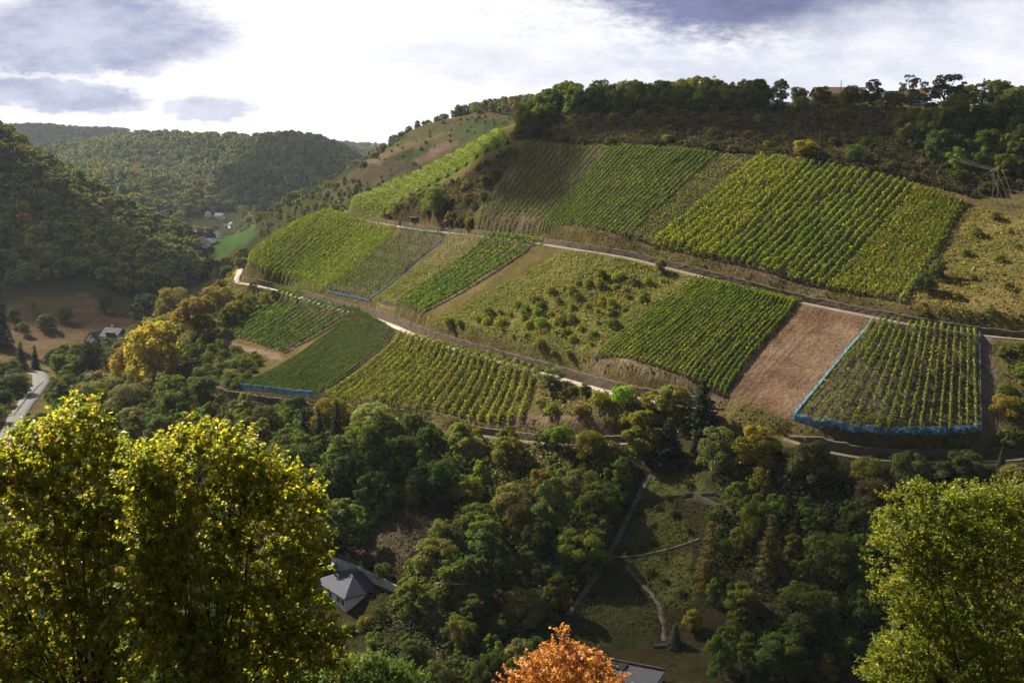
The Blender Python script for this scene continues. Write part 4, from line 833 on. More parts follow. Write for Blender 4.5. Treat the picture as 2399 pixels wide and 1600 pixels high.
# lamp post and guard rail by the valley road
q = hit(49, 985)[0]; e = empty('street_lamp', tuple(q)); tag(e, 'thin grey lamp post beside the road at lower left', 'lamp post'); b = MB(); b.tube([(0, 0, -.5), (0, 0, 5.2)], [.09, .06], 8); b.build('pole', M_STEEL, e); b = MB(); b.tube([(0, 0, 5.1), (-.9, 0, 5.4)], .05, 6); b.build('arm', M_STEEL, e); b = MB(); b.box((-1.1, 0, 5.4), (.6, .25, .12)); b.build('lamp_head', M_STEEL, e)
g_ = hit([30, 58, 82, 99], [955, 918, 893, 878]); gl = resample(g_, 3.0); e = empty('guard_rail', tuple(gl[0])); tag(e, 'grey guard rail along the left side of the lower left road', 'guard rail')
b = MB(); pts = [tuple(p_-gl[0]+np.array([0, 0, .75])) for p_ in gl]; b.tube(pts, .14, 6); b.build('rail', M_STEEL, e)
for p_ in pts: b = MB(); b.box((p_[0], p_[1], p_[2]-.6), (.1, .1, 1.2)); b.build('post', M_STEEL, e)
# shelter hut by the upper road
q = hit(951, 515)[0]; e = empty('shelter_hut', tuple(q), -.5); tag(e, 'small open shelter with a dark flat roof above the upper road', 'hut')
b = MB(); b.box((0, 0, 2.5), (4.8, 3.2, .22)); b.build('roof', M_DSLATE, e); b = MB(); b.box((0, 1.35, .9), (4.2, .14, 3.0)); b.build('back_wall', M_DWOOD, e)
for s in (-1.9, 1.9): b = MB(); b.box((s, -1.3, .7), (.16, .16, 3.3)); b.build('post', M_DWOOD, e)
KEEP.append((q[0], q[1], 5))
# dark cabin in the lower right wood
c_ = cottage(1775, 1428, 5.0, 4.0, 2.2, 1.0, -.15, M_DWOOD, M_DWOOD, 'dark wooden cabin hidden in the lower right wood', win=0, name='cabin', cat='cabin'); window(c_, (1.2, -2.0, 1.2), .9, .8, '-y')
# flat-roofed building at the bottom edge
q = hit(1424, 1598)[0]; q[2] -= 1; e = empty('flat_roof_building', tuple(q), -.42); tag(e, 'dark flat-roofed building with roof panels behind the orange maple', 'building'); KEEP.append((q[0], q[1], 8))
b = MB(); b.box((0, 2.5, 1.5), (11, 6, 4.4)); b.build('wall', M_CREAM, e); b = MB(); b.box((0, 2.5, 3.85), (11.6, 6.6, .3)); b.build('roof', M_DSLATE, e); b = MB(); b.box((0, 5.64, 4.2), (11.6, .3, .4)); b.build('parapet', M_STONE, e)
for k in range(3): b = MB(); b.box((-5+k*1.9, 4.0, 4.2), (1.6, 2.4, .12)); b.build('solar_panel', M_GLASS, e)
# parked cars on the hilltop, white van at the bottom
def car(x, y, z, rz, col, label, L_=4.2, H_=1.5, van=False):
    e = empty('parked_van' if van else 'parked_car', (x, y, z), rz); tag(e, label, 'van' if van else 'car'); m_ = pmat('car_paint', col, .35, 0.03, 1, spec=.5); W_ = 1.75; b = MB()
    pr = [(-L_/2, .35), (-L_/2, .9 if not van else H_*.92), (-L_*.42, .98 if not van else H_), (L_*.22, 1.0 if not van else H_), (L_*.42, .86 if not van else 1.15), (L_/2, .62 if not van else .8), (L_/2, .35)]
    n = len(pr); b.poly([(x_, -W_/2, z_) for x_, z_ in pr]+[(x_, W_/2, z_) for x_, z_ in pr], [tuple(range(n)), tuple(range(2*n-1, n-1, -1))]+[(i, i+n, (i+1) % n+n, (i+1) % n) for i in range(n)]); b.build('body', m_, e)
    b = MB()
    if not van: b.box((-.35, 0, 1.22), (2.3, 1.5, .48), 0, .78); b.build('cabin_windows', M_GLASS, e); b = MB(); b.box((-.35, 0, 1.48), (1.75, 1.18, .06)); b.build('car_roof', m_, e)
    else:
        b.box((L_*.3, 0, H_*.75), (.9, W_+.02, .5), 0, .96); b.build('cabin_windows', M_GLASS, e)
    for sx_ in (-.31, .31):
        for sy_ in (-1, 1): b = MB(); b.tube([(L_*sx_, sy_*(W_/2-.1), .32), (L_*sx_, sy_*(W_/2+.03), .32)], .32, 12); b.build('wheel', M_BLACK, e)
    for sy_ in (-.6, .6): b = MB(); b.box((L_/2+.01, sy_, .66), (.06, .3, .14)); b.build('headlight', M_FRAME, e)
    return e
x, y, z = on_hill(1768, 388.0); car(x, y, z, 2.9, (.75, .75, .76), 'white van parked on the hilltop, left of a white car', 4.6, 1.9, True)
x, y, z = on_hill(1800, 386.5); car(x, y, z, 2.7, (.70, .71, .73), 'white car parked on the hilltop right of the van')
q = hit(1510, 1568)[0]; b = MB(); 
q = hit(1545, 1590)[0]; car(q[0]+1.5, q[1]-3.0, q[2]+.15, 2.6, (.75, .75, .75), 'white van at the bottom edge beside the flat-roofed building', 4.8, 2.0, True)
# ------------------------------------------------------------------ blue bird nets
def net_mat(name, c, alpha_t):
    m_ = bpy.data.materials.new(name); m_.use_nodes = True; t = NT(m_.node_tree); t.n.clear(); g = t.new('ShaderNodeTexCoord'); n = t.noise(g.outputs['Object'], 0.9, 5, .7)
    cc = t.mix(t.ramp(n, .35, .7), (*tuple(x*.6 for x in c), 1), (*tuple(min(1, x*1.5) for x in c), 1)); d = t.new('ShaderNodeBsdfDiffuse'); tr = t.new('ShaderNodeBsdfTranslucent'); tp = t.new('ShaderNodeBsdfTransparent'); t.put(d.inputs[0], cc); t.put(tr.inputs[0], cc)
    m1 = t.new('ShaderNodeMixShader'); m1.inputs[0].default_value = .45; t.l.new(d.outputs[0], m1.inputs[1]); t.l.new(tr.outputs[0], m1.inputs[2]); m2 = t.new('ShaderNodeMixShader'); m2.inputs[0].default_value = alpha_t
    t.l.new(m1.outputs[0], m2.inputs[1]); t.l.new(tp.outputs[0], m2.inputs[2]); o = t.new('ShaderNodeOutputMaterial'); t.l.new(m2.outputs[0], o.inputs[0]); return m_
M_NET = net_mat('blue_net', (0.10, 0.19, 0.28), 0.28); M_NETP = net_mat('pale_blue_net', (0.24, 0.38, 0.47), 0.35)
def net_fence(pix, H_, mat, label, post=4.0):
    p_ = hit([q_[0] for q_ in pix], [q_[1] for q_ in pix]); ln = smooth_line(resample(p_, 0.7), 3); o0 = ln[0].copy(); o0[2] = float(hgt(*o0[:2])); e = empty('net_fence', tuple(o0)); tag(e, label, 'net fence', 'blue bird nets round the vines')
    vs, fs = [], []; ph = rng.uniform(0, 9)
    for i, (x, y, _) in enumerate(ln):
        z = float(hgt(x, y)); sag = H_*(0.93+0.07*math.cos(i*1.05+ph))+rng.normal()*.04
        for k in range(4): f_ = k/3; vs.append((x-o0[0]+rng.normal()*.05, y-o0[1]-0.10*math.sin(f_*3.1)+rng.normal()*.05, z-o0[2]-.05+sag*f_))
    for i in range(len(ln)-1):
        for k in range(3): fs.append((i*4+k, (i+1)*4+k, (i+1)*4+k+1, i*4+k+1))
    o = obj('net', mesh_np('net', vs, fs, mat, smooth=True), e); sm = o.modifiers.new('thickness', 'SOLIDIFY'); sm.thickness = .02
    for i in range(0, len(ln), max(1, int(post/.7))):
        x, y, _ = ln[i]; z = float(hgt(x, y)); b = MB(); b.tube([(x-o0[0], y-o0[1]+.08, z-o0[2]-.5), (x-o0[0], y-o0[1]+.08, z-o0[2]+H_+.12)], .045, 6); b.build('post', M_WOOD, e)
net_fence([(551,892),(600,898),(660,906),(722,912)], 1.9, M_NET, 'blue net along the foot of the dense dark rows at lower left')
net_fence([(1818,966),(1870,983),(1950,998),(2030,1005),(2120,1002),(2250,993)], 1.9, M_NET, 'long curved blue net along the foot of the right vine plot')
net_fence([(1818,962),(1880,885),(1945,805),(2000,738)], 1.0, M_NETP, 'pale blue net up the left side of the right vine plot, along the bare field')
net_fence([(2247,770),(2250,860),(2252,990)], 1.1, M_NETP, 'narrow pale blue net up the right side of the right vine plot')
net_fence([(752,672),(800,684),(850,695)], 1.1, M_NET, 'short blue net along the bottom of the thin dark middle plot, above the wall')
net_fence([(851,693),(900,650),(960,596),(1022,540)], 0.75, M_NET, 'slanting blue net between the thin dark plot and the straggly pale rows')
net_fence([(918,528),(970,533),(1020,539)], 0.6, M_NET, 'blue net strip under the upper road at the top of the thin dark plot')
net_fence([(708,688),(750,698),(800,711)], 1.1, M_NETP, 'pale blue net strip just below the pale middle road')
ln = road_line([(833,381),(870,384),(920,388),(962,393)], 4.0, 1); ln[:, 2] = hgt(ln[:, 0], ln[:, 1])-1.2; v_, f_ = wallbody(ln, 0.3, 3.0, 1.0, 2.4, .15, 3.0); tag(obj('stone_wall', mesh_np('stone_wall', v_, f_, M_STONE)), 'distant grey retaining wall across the slope of the back spur', 'wall')
# ------------------------------------------------------------------ garden paths and little walls
M_STONY = pmat('stony_path', (0.15, 0.13, 0.11), 0.95, 0.0, 0.9, (0.05, 0.048, 0.03), bump=.8)
for nm, pix, hw in (('garden_path', [(1492,1088),(1468,1135),(1440,1190),(1405,1260),(1368,1320),(1330,1375),(1302,1412)], 0.6), ('stony_track', [(1400,1278),(1450,1276),(1510,1266),(1560,1252),(1605,1236)], 0.4), ('garden_steps', [(1440,1298),(1480,1345),(1510,1375),(1524,1420),(1526,1478)], 0.5)):
    ln = road_line(pix, 1.0, 3); ln[:, 2] = hgt(ln[:, 0], ln[:, 1]); v_, f_ = ribbon(ln, hw, 0.06, .45); tag(obj(nm, mesh_np(nm, v_, f_, M_STONY, smooth=False)), kind='structure'); KEEP.extend((p_[0], p_[1], hw+1.0) for p_ in ln)
M_RUBBLE = stone_mat('rubble', (0.10, 0.085, 0.07), (0.19, 0.165, 0.14), (0.05, 0.04, 0.035), 1.3)
for pix, lab in (([(1500,1150),(1560,1146),(1640,1142)], 'low rubble wall across the top of the garden slope'), ([(1590,1146),(1640,1165),(1680,1180)], 'low rubble wall slanting into the wood at the top of the garden'), ([(1500,1490),(1530,1487),(1556,1484)], 'pale low stone edge at the foot of the garden steps')):
    ln = road_line(pix, 1.0, 1); ln[:, 2] = hgt(ln[:, 0], ln[:, 1]); v_, f_ = wallbody(ln, 0.0, 0.5, .3, .42, .12); tag(obj('rubble_wall', mesh_np('rubble_wall', v_, f_, M_RUBBLE)), lab, 'wall')
# ------------------------------------------------------------------ marked single trees
mk = marked
mk('dome0', 352, 880, 165, 150, (0.36,0.25,0.035), 'big golden-yellow bushy tree on the left flank above the lane')
mk('dome2', 296, 878, 96, 86, (0.36,0.22,0.028), 'lower golden tree left of the big golden-yellow tree')
mk('dome1', 505, 722, 92, 66, (0.28,0.20,0.03), 'golden-olive bushy tree just below the pale road bend')
mk('round1', 455, 770, 110, 95, (0.22,0.135,0.03), 'amber bushy tree between the golden tree and the lower vine plots')
mk('round3', 400, 740, 90, 80, OLIVE, 'olive round tree uphill of the big golden tree')
mk('round0', 332, 745, 78, 72, (0.026,0.045,0.018), 'round dark green tree at the lower corner of the brown meadow')
mk('round2', 240, 718, 38, 46, DARKG, 'dark tree in the upper right corner of the brown meadow')
mk('dome1', 108, 757, 52, 38, (0.04,0.06,0.02), 'low wide tree in the middle of the brown meadow')
mk('round4', 150, 740, 36, 36, DARKG, 'small leaning tree in the brown meadow above the house')
mk('airy0', 76, 717, 28, 36, GREY, 'pale grey-green tree near the top of the brown meadow')
mk('round1', 34, 750, 34, 46, DARKG, 'dark tree beside the conifer at the left edge of the brown meadow')
mk('round2', 58, 770, 28, 34, GREEN, 'small thin tree at the lower left of the brown meadow')
mk('fir0', 6, 800, 60, 170, FIR, 'tall black-green conifer at the left edge of the photo below the wooded hill')
mk('fir1', 50, 852, 42, 72, FIR, 'dark spruce beside the lower left road')
mk('spire0', 82, 850, 26, 62, FIR, 'narrow dark conifer right of the spruce by the lower left road')
mk('round3', 212, 862, 56, 82, (0.022,0.034,0.014), 'dark tree with a clear trunk standing beside the lane')
mk('fir2', 1612, 985, 100, 130, FIR, 'broad black-green conifer at the foot of the square vine plot')
mk('fir0', 1538, 1065, 92, 115, (0.018,0.03,0.018), 'blackish conifer at the top of the garden path')
mk('spire0', 1592, 1068, 32, 88, DEAD, 'slim dead red-brown conifer beside the blackish conifer')
mk('fir1', 775, 1050, 62, 145, FIR, 'tall dark conifer below the unkempt plot, right of a taller twin')
mk('fir2', 700, 1060, 70, 135, (0.02,0.032,0.018), 'tall dark conifer half hidden by the yellow maple crown')
mk('spire0', 735, 1055, 44, 130, (0.018,0.03,0.016), 'narrow dark conifer between two tall conifers')
mk('round0', 878, 1120, 135, 160, (0.036,0.068,0.014), 'big rounded dark green tree in the middle of the lower wood')
mk('round2', 790, 1150, 110, 130, (0.038,0.062,0.014), 'dark green round tree left of the big rounded tree')
mk('round1', 985, 1090, 95, 125, (0.034,0.06,0.014), 'dark green tree right of the big rounded tree')
mk('tall0', 1052, 1060, 62, 100, LIGHT, 'bright green slender tree below the unkempt plot')
mk('round3', 1016, 1160, 88, 108, (0.040,0.075,0.014), 'round green tree above the dark clearing')
mk('tall1', 1275, 1235, 98, 150, (0.11,0.16,0.045), 'pale green egg-shaped tree left of the stony garden path')
mk('tall2', 1125, 1375, 125, 175, (0.045,0.078,0.022), 'large ivy-green dome-topped tree beside the street lamp')
mk('tall0', 1118, 1280, 96, 105, LIGHT, 'yellow-green tree behind the ivy-green dome-topped tree')
mk('round4', 1195, 1250, 70, 100, (0.11,0.07,0.02), 'rust-tinged tree left of the pale egg-shaped tree')
mk('tall1', 1480, 1060, 92, 125, (0.135,0.155,0.02), 'yellow-green tree at the head of the garden path')
mk('round1', 1545, 960, 96, 84, (0.19,0.165,0.03), 'yellowish bush-like tree left of the broad dark conifer')
mk('thinfir0', 1630, 1350, 92, 172, (0.115,0.105,0.035), 'spruce with a brown dead top right of the garden')
mk('thinfir0', 1768, 1335, 92, 172, (0.085,0.085,0.035), 'greyish spruce in the middle of the lower right wood')
mk('thinfir0', 1912, 1500, 74, 150, (0.06,0.08,0.055), 'thin silvery spruce low in the lower right wood')
mk('tall2', 1588, 1450, 50, 62, (0.20,0.19,0.03), 'small bright yellow-green tree by the garden steps')
mk('fir0', 1550, 1482, 46, 60, (0.07,0.09,0.085), 'small blue-grey spruce beside the garden steps')
mk('round0', 1655, 1560, 90, 135, (0.065,0.115,0.022), 'light green tree at the bottom edge right of the garden')
mk('dome1', 1650, 1085, 112, 110, (0.085,0.105,0.05), 'grey-green willow-like tree right of the dead conifer')
mk('round2', 1740, 1080, 112, 110, (0.16,0.15,0.022), 'yellowing round tree below the bare brown field')
mk('dome2', 1870, 1110, 130, 105, (0.06,0.072,0.026), 'dull green broad tree below the left corner of the large net')
mk('round3', 1985, 1110, 76, 66, (0.13,0.14,0.04), 'yellow-green tree below the middle of the large net')
mk('dome0', 2090, 1140, 120, 110, (0.06,0.085,0.035), 'grey-green tree below the net, left of the right foreground tree')
mk('round0', 2200, 1120, 120, 95, (0.055,0.08,0.03), 'grey-green tree under the right corner of the large net')
mk('spire0', 2298, 1090, 30, 70, (0.03,0.045,0.03), 'slim grey-green conifer at the right end of the lower wall')
mk('round4', 1000, 492, 66, 62, (0.105,0.135,0.035), 'large light green tree in the hollow beside the crest rows')
mk('round1', 1112, 432, 34, 32, (0.12,0.14,0.03), 'small light green tree high in the hollow')
mk('round2', 1518, 628, 26, 36, (0.10,0.12,0.025), 'small lone tree standing on the edge of the upper road')
mk('bush1', 580, 664, 22, 18, (0.035,0.06,0.014), 'round dark bush beside the pale road bend', 'bush')
mk('dome2', 2118, 668, 60, 50, (0.07,0.10,0.03), 'grey-green bushy tree at the right end of the olive rows')
mk('dome1', 2150, 640, 46, 46, (0.06,0.09,0.03), 'green bush behind the bushy tree at the end of the olive rows')
mk('round3', 1958, 372, 46, 40, (0.055,0.095,0.018), 'bright green round tree on the scrub slope above the upper rows')
mk('dome0', 1850, 362, 70, 42, (0.15,0.135,0.02), 'yellow bush group below the wooden pole on the scrub slope')
mk('round4', 1425, 912, 36, 34, (0.05,0.075,0.02), 'small green tree beside the middle road below the square plot')
mk('round2', 1345, 912, 30, 36, (0.06,0.085,0.02), 'round bush beside the grey middle road', 'bush')
mk('airy1', 1262, 895, 84, 60, (0.09,0.12,0.05), 'grey-green tree at the right end of the unkempt plot')
mk('round0', 945, 1420, 95, 110, (0.085,0.12,0.02), 'yellow-green tree right of the white house')
mk('bush3', 1003, 1440, 42, 48, (0.10,0.12,0.045), 'pale tufted bush below the street lamp', 'bush')
# hilltop trees against the sky (base, width, height)
for (key, px, b_, w_, h_, c, lab) in (
        ('airy0', 1738, 232, 42, 66, OLIVE, 'tall airy tree on the skyline left of the parked cars'),
        ('round1', 1792, 240, 46, 58, DARKG, 'dark tree on the skyline behind the parked cars'),
        ('round2', 1838, 243, 50, 44, DARKG, 'round tree right of the parked cars on the hilltop'),
        ('dome1', 1885, 244, 50, 44, (0.05,0.06,0.02), 'low tree in front of the long hilltop roof'),
        ('round3', 1948, 246, 40, 48, DARKG, 'dark round tree right of the tall mast on the hilltop'),
        ('tall1', 2006, 248, 46, 64, (0.035,0.055,0.018), 'upright dark tree between the mast and the tall hilltop trees'),
        ('airy1', 1975, 246, 30, 44, (0.1,0.1,0.03), 'thin yellowish tree on the hilltop behind the upright tree'),
        ('round4', 2045, 250, 40, 40, (0.075,0.085,0.03), 'olive tree beside the orange hilltop wall'),
        ('airy0', 2092, 252, 68, 80, (0.03,0.045,0.016), 'tall spreading dark tree on the right skyline'),
        ('round0', 2165, 258, 100, 84, (0.03,0.042,0.014), 'broad dark tree right of the tall spreading tree'),
        ('fir0', 2255, 260, 26, 78, FIR, 'pointed dark fir on the right skyline'),
        ('fir2', 2272, 262, 24, 72, FIR, 'second pointed fir on the right skyline, slightly lower'),
        ('spire0', 1697, 236, 17, 54, FIR, 'lone pointed conifer on the skyline above the scrub'),
        ('airy1', 1640, 240, 56, 56, (0.022,0.034,0.016), 'dark flat-topped pine on the skyline'),
        ('fir1', 2350, 268, 30, 50, FIR, 'dark fir at the right end of the skyline')):
    mk(key, px, b_, w_, h_, c, lab)
# ------------------------------------------------------------------ woods
for k_ in ((505, 672), (525, 672), (548, 676), (570, 680), (600, 690), (520, 655), (535, 690)): KEEP.append((*hit(*k_)[0][:2], 6.0))
BROAD = ['round0', 'round1', 'round2', 'round3', 'round4', 'dome0', 'dome1', 'dome2', 'tall0', 'tall1', 'tall2']
BUSH = ['bush0', 'bush1', 'bush2', 'bush3']
W1 = area_xy([(880,995),(1130,1018),(1430,1035),(1480,1085),(1425,1180),(1385,1280),(1320,1390),(1270,1440),(1050,1480),(900,1460),(905,1370),(1030,1230),(1060,1150),(960,1080),(790,1060)])
wood(W1, 7.2, (5, 8.5), BROAD, ((GREEN, 4), (OLIVE, 4), (DARKG, 2), (GREY, 2), (RUST, .6), (LIGHT, 1.5), (YELLOW, .6)), 'in the central wood below the lower stone wall', 'central wood', 201)
W1b = area_xy([(640,1050),(780,1060),(960,1090),(1000,1160),(900,1170),(800,1260),(740,1290),(700,1200)])
wood(W1b, 8.5, (7, 11), BROAD, ((DARKG, 4), (GREEN, 2)), 'in the shaded wood between the maple and the clearing', 'shaded wood', 202)
W1c = area_xy([(840,1420),(1270,1430),(1300,1520),(1260,1600),(1000,1600),(860,1490)])
wood(W1c, 8.5, (3.5, 7), BROAD, ((DARKG, 4), (GREEN, 3), (GREY, 1)), 'in the dark thicket at the bottom below the white house', 'bottom thicket', 203)
W2 = area_xy([(1620,1075),(1840,1090),(2000,1105),(2351,1100),(2420,1400),(2351,1568),(1720,1568),(1690,1420),(1640,1380),(1640,1200)])
wood(W2, 9.0, (6, 10), BROAD, ((DARKG, 5), (GREEN, 3), (BROWN, 1.2), (GREY, 1), (RUST, .5), (OLIVE, 1)), 'in the dark wood on the lower right slope', 'lower right wood', 204)
W3 = area_xy([(440,930),(730,962),(880,995),(790,1060),(640,1060),(560,1050),(300,1040),(150,1000),(110,900),(150,880),(240,890),(330,890)])
wood(W3, 10.0, (6, 9.5), BROAD, ((GREEN, 4), (GREY, 3), (OLIVE, 2), (DARKG, 2), (BROWN, .8)), 'in the wood behind the yellow maple crown', 'left valley wood', 205)
W4 = area_xy([(290,800),(420,690),(540,650),(640,676),(520,760),(480,790),(420,860),(330,885),(250,870)])
wood(W4, 8.8, (4.5, 8), ['round0', 'round2', 'dome0', 'dome1', 'dome2', 'airy0'], ((OLIVE, 4), (YELLOW, 3), (GREEN, 1), (RUST, .8), (GREY, 1)), 'on the autumn-coloured left flank of the spur', 'left flank', 206)
W4c = area_xy([(480,650),(520,600),(560,580),(545,640),(500,670),(430,690)])
wood(W4c, 7.0, (5, 9), ['round0', 'round2', 'dome0'], ((OLIVE, 4), (RUST, 1), (GREEN, 2)), 'behind the pale road bend on the left flank', 'behind the road bend', 216, maxn=12)
W4b = area_xy([(410,870),(500,795),(612,822),(550,890),(440,905)])
wood(W4b, 3.6, (2, 3.6), BUSH, ((DARKG, 4), (GREEN, 3), (GREY, 1)), 'in the dark hollow left of the dense lower rows', 'hollow bushes', 207, 'bush', (0.9, 1.3))
W5 = area_xy([(-60,870),(45,858),(55,890),(20,960),(-60,990)])
wood(W5, 6.5, (6, 9), BROAD, ((DARKG, 3), (GREEN, 3)), 'left of the lower left road', 'left road trees', 208)
W5b = area_xy([(110,835),(215,815),(300,790),(330,770),(300,800),(250,850),(150,880)])
wood(W5b, 9.0, (6, 9), BROAD, ((GREEN, 3), (OLIVE, 2), (DARKG, 1)), 'between the slate-roofed house and the lane', 'house trees', 209)
W11 = area_xy([(1230,885),(1300,885),(1480,925),(1620,955),(1600,1000),(1480,1012),(1430,1005),(1250,955)])
wood(W11, 4.2, (2.2, 4.2), BUSH, ((GREEN, 3), (OLIVE, 3), (YELLOW, 1.5), (LIGHT, 1), (GREY, 1)), 'between the middle road and the lower track', 'track-side bushes', 210, 'bush')
W12 = area_xy([(2295,785),(2420,790),(2420,1060),(2310,1040)])
wood(W12, 4.2, (2.2, 4.2), BUSH, ((GREEN, 3), (DARKG, 3), (OLIVE, 1), (RUST, .5)), 'right of the large net fence', 'right edge bushes', 211, 'bush')
W6 = py_poly([(1195,405),(1270,424),(1400,408),(1600,388),(1740,378),(1740,398),(1600,412),(1400,434),(1270,450),(1200,430)])
wood(W6, 7.2, (7, 11), ['round0', 'round1', 'round2', 'round3', 'round4', 'dome0'], ((GREEN, 3), (OLIVE, 3), (DARKG, 2), (BROWN, 1)), 'in the tree belt along the left part of the hilltop', 'hilltop belt', 212, wr=(0.9, 1.2))
W6b = area_xy([(2060,300),(2140,270),(2351,280),(2450,300),(2450,410),(2351,410),(2170,385),(2080,340)])
wood(W6b, 10.0, (6, 10), BROAD[:8], ((DARKG, 4), (GREEN, 3), (BROWN, 1)), 'in the wood on the upper right hillside', 'upper right wood', 213, wr=(0.9, 1.2))
W6c = py_poly([(2120,352),(2380,338),(2480,345),(2450,380),(2200,385)])
wood(W6c, 8, (7, 10), BROAD[:8], ((DARKG, 4), (GREEN, 2)), 'along the right skyline', 'right skyline', 214, wr=(0.9, 1.2))
A_SH = A_SHRUB
W6d = py_poly([(1745,376),(2060,366),(2060,380),(1745,390)])
wood(W6d, 4.6, (2.0, 4.5), BUSH, ((GREEN, 3), (DARKG, 3), (OLIVE, 2), (YELLOW, .6)), 'along the hilltop edge between the parked cars and the tall trees', 'hilltop bushes', 231, 'bush', (0.9, 1.3))
wood(A_SH, 3.1, (1.1, 2.9), BUSH, (((0.15,0.165,0.03), 5), (GREY, 4), (LIGHT, 3), (RUST, .35), (YELLOW, .8), (GREEN, 2)), 'on the shrubby meadow between the two roads', 'meadow shrubs', 215, 'bush', (0.8, 1.2))
wood(A_RIGHT, 7.5, (1.2, 2.6), BUSH, ((OLIVE, 3), (GREEN, 3), (YELLOW, 2), (RUST, 1)), 'on the golden slope at the right edge', 'right slope shrubs', 217, 'bush', (0.9, 1.3))
wood(A_RAVINE, 4.6, (1.6, 3.4), BUSH, ((DARKG, 3), (OLIVE, 2), (BROWN, 1)), 'in the hollow beside the crest rows', 'hollow shrubs', 218, 'bush', (0.9, 1.3))
wood(A_TOPSCRUB, 8.0, (1.4, 3.4), BUSH, ((DARKG, 3), (BROWN, 4), (OLIVE, 1.5), (GREY, .6)), 'on the dark scrub slope below the hilltop', 'scrub shrubs', 219, 'bush', (0.9, 1.4))
for k_, g_ in enumerate(A_GARDEN): wood(g_, 3.6, (0.7, 1.7), BUSH, ((DARKG, 3), (GREEN, 2)), 'on the rough grass of the garden slope', 'garden shrubs', 220+k_, 'bush', (0.9, 1.2))
UND = dict(mat=M_LEAF, hue=0.2, var=0.3)
for nm_, (poly, colr, hh, lab) in enumerate((
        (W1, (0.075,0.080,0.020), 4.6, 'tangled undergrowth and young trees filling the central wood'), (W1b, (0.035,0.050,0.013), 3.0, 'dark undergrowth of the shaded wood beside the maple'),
        (W1c, (0.036,0.050,0.015), 2.6, 'dark undergrowth of the thicket at the bottom'), (W2, (0.036,0.048,0.014), 4.4, 'dark undergrowth of the lower right wood'),
        (W3, (0.055,0.062,0.020), 4.4, 'undergrowth of the left valley wood'), (W4, (0.105,0.088,0.020), 4.2, 'autumn-coloured undergrowth on the left flank'),
        (W4b, (0.038,0.052,0.014), 1.8, 'dark brambles in the hollow left of the dense rows'), (W5, (0.035,0.045,0.014), 2.5, 'undergrowth left of the lower left road'),
        (W5b, (0.05,0.055,0.018), 2.5, 'undergrowth around the slate-roofed house'), (W11, (0.085,0.085,0.024), 1.6, 'brambles between the middle road and the lower track'),
        (W12, (0.055,0.062,0.018), 1.6, 'brambles right of the large net'), (W6b, (0.040,0.042,0.016), 3.0, 'undergrowth of the upper right wood'), (W6, (0.06,0.06,0.02), 3.5, 'undergrowth of the hilltop tree belt'), (W4c, (0.08,0.075,0.02), 2.5, 'undergrowth behind the pale road bend'))):
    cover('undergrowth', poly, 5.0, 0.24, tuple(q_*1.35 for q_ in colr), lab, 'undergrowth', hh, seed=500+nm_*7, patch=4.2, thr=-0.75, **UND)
# ------------------------------------------------------------------ far woods: one uncountable mass each
near_protos = bpy.data.collections.new('young_tree_shapes')
for i, (c, shp, lr) in enumerate(((GREEN, 'round', .34), (OLIVE, 'dome', .32), (DARKG, 'dome', .33), (GREEN, 'tall', .36), (LIGHT, 'round', .30))):
    (v, f, cc), L = crown(350+i, H=5.0, W=5.0, base=0.0, lobes=13, n=4200, size=0.125, shape=shp, lobe_r=lr)
    o = bpy.data.objects.new('young_tree', mesh_np('young_tree', v, f, M_WOODLEAF, cc*np.array(c)*1.2)); near_protos.objects.link(o)
scrub_protos = bpy.data.collections.new('scrub_shapes')
for i, (c, shp, lr) in enumerate((((0.062,0.054,0.024), 'dome', .34), ((0.050,0.056,0.020), 'dome', .32), ((0.085,0.062,0.032), 'dome', .33), ((0.045,0.050,0.020), 'round', .36), ((0.075,0.075,0.026), 'dome', .30))):
    (v, f, cc), L = crown(380+i, H=4.0, W=5.0, base=0.0, lobes=11, n=2600, size=0.135, shape=shp, lobe_r=lr)
    o = bpy.data.objects.new('scrub_bush', mesh_np('scrub_bush', v, f, M_WOODLEAF, cc*np.array(c))); scrub_protos.objects.link(o)
far_protos = bpy.data.collections.new('far_tree_shapes')
for i, (c, shp, lr) in enumerate((((0.088,0.100,0.026), 'round', .36), ((0.062,0.082,0.024), 'dome', .33), ((0.105,0.106,0.026), 'round', .32), ((0.050,0.068,0.024), 'tall', .38), ((0.105,0.104,0.028), 'dome', .34))):
    (v, f, cc), L = crown(300+i, H=11, W=10.5, base=0.05, lobes=12, n=900, size=0.62, shape=shp, lobe_r=lr)
    o = bpy.data.objects.new('far_tree', mesh_np('far_tree', v, f, M_WOODLEAF, cc*np.array(c)*1.6)); far_protos.objects.link(o)
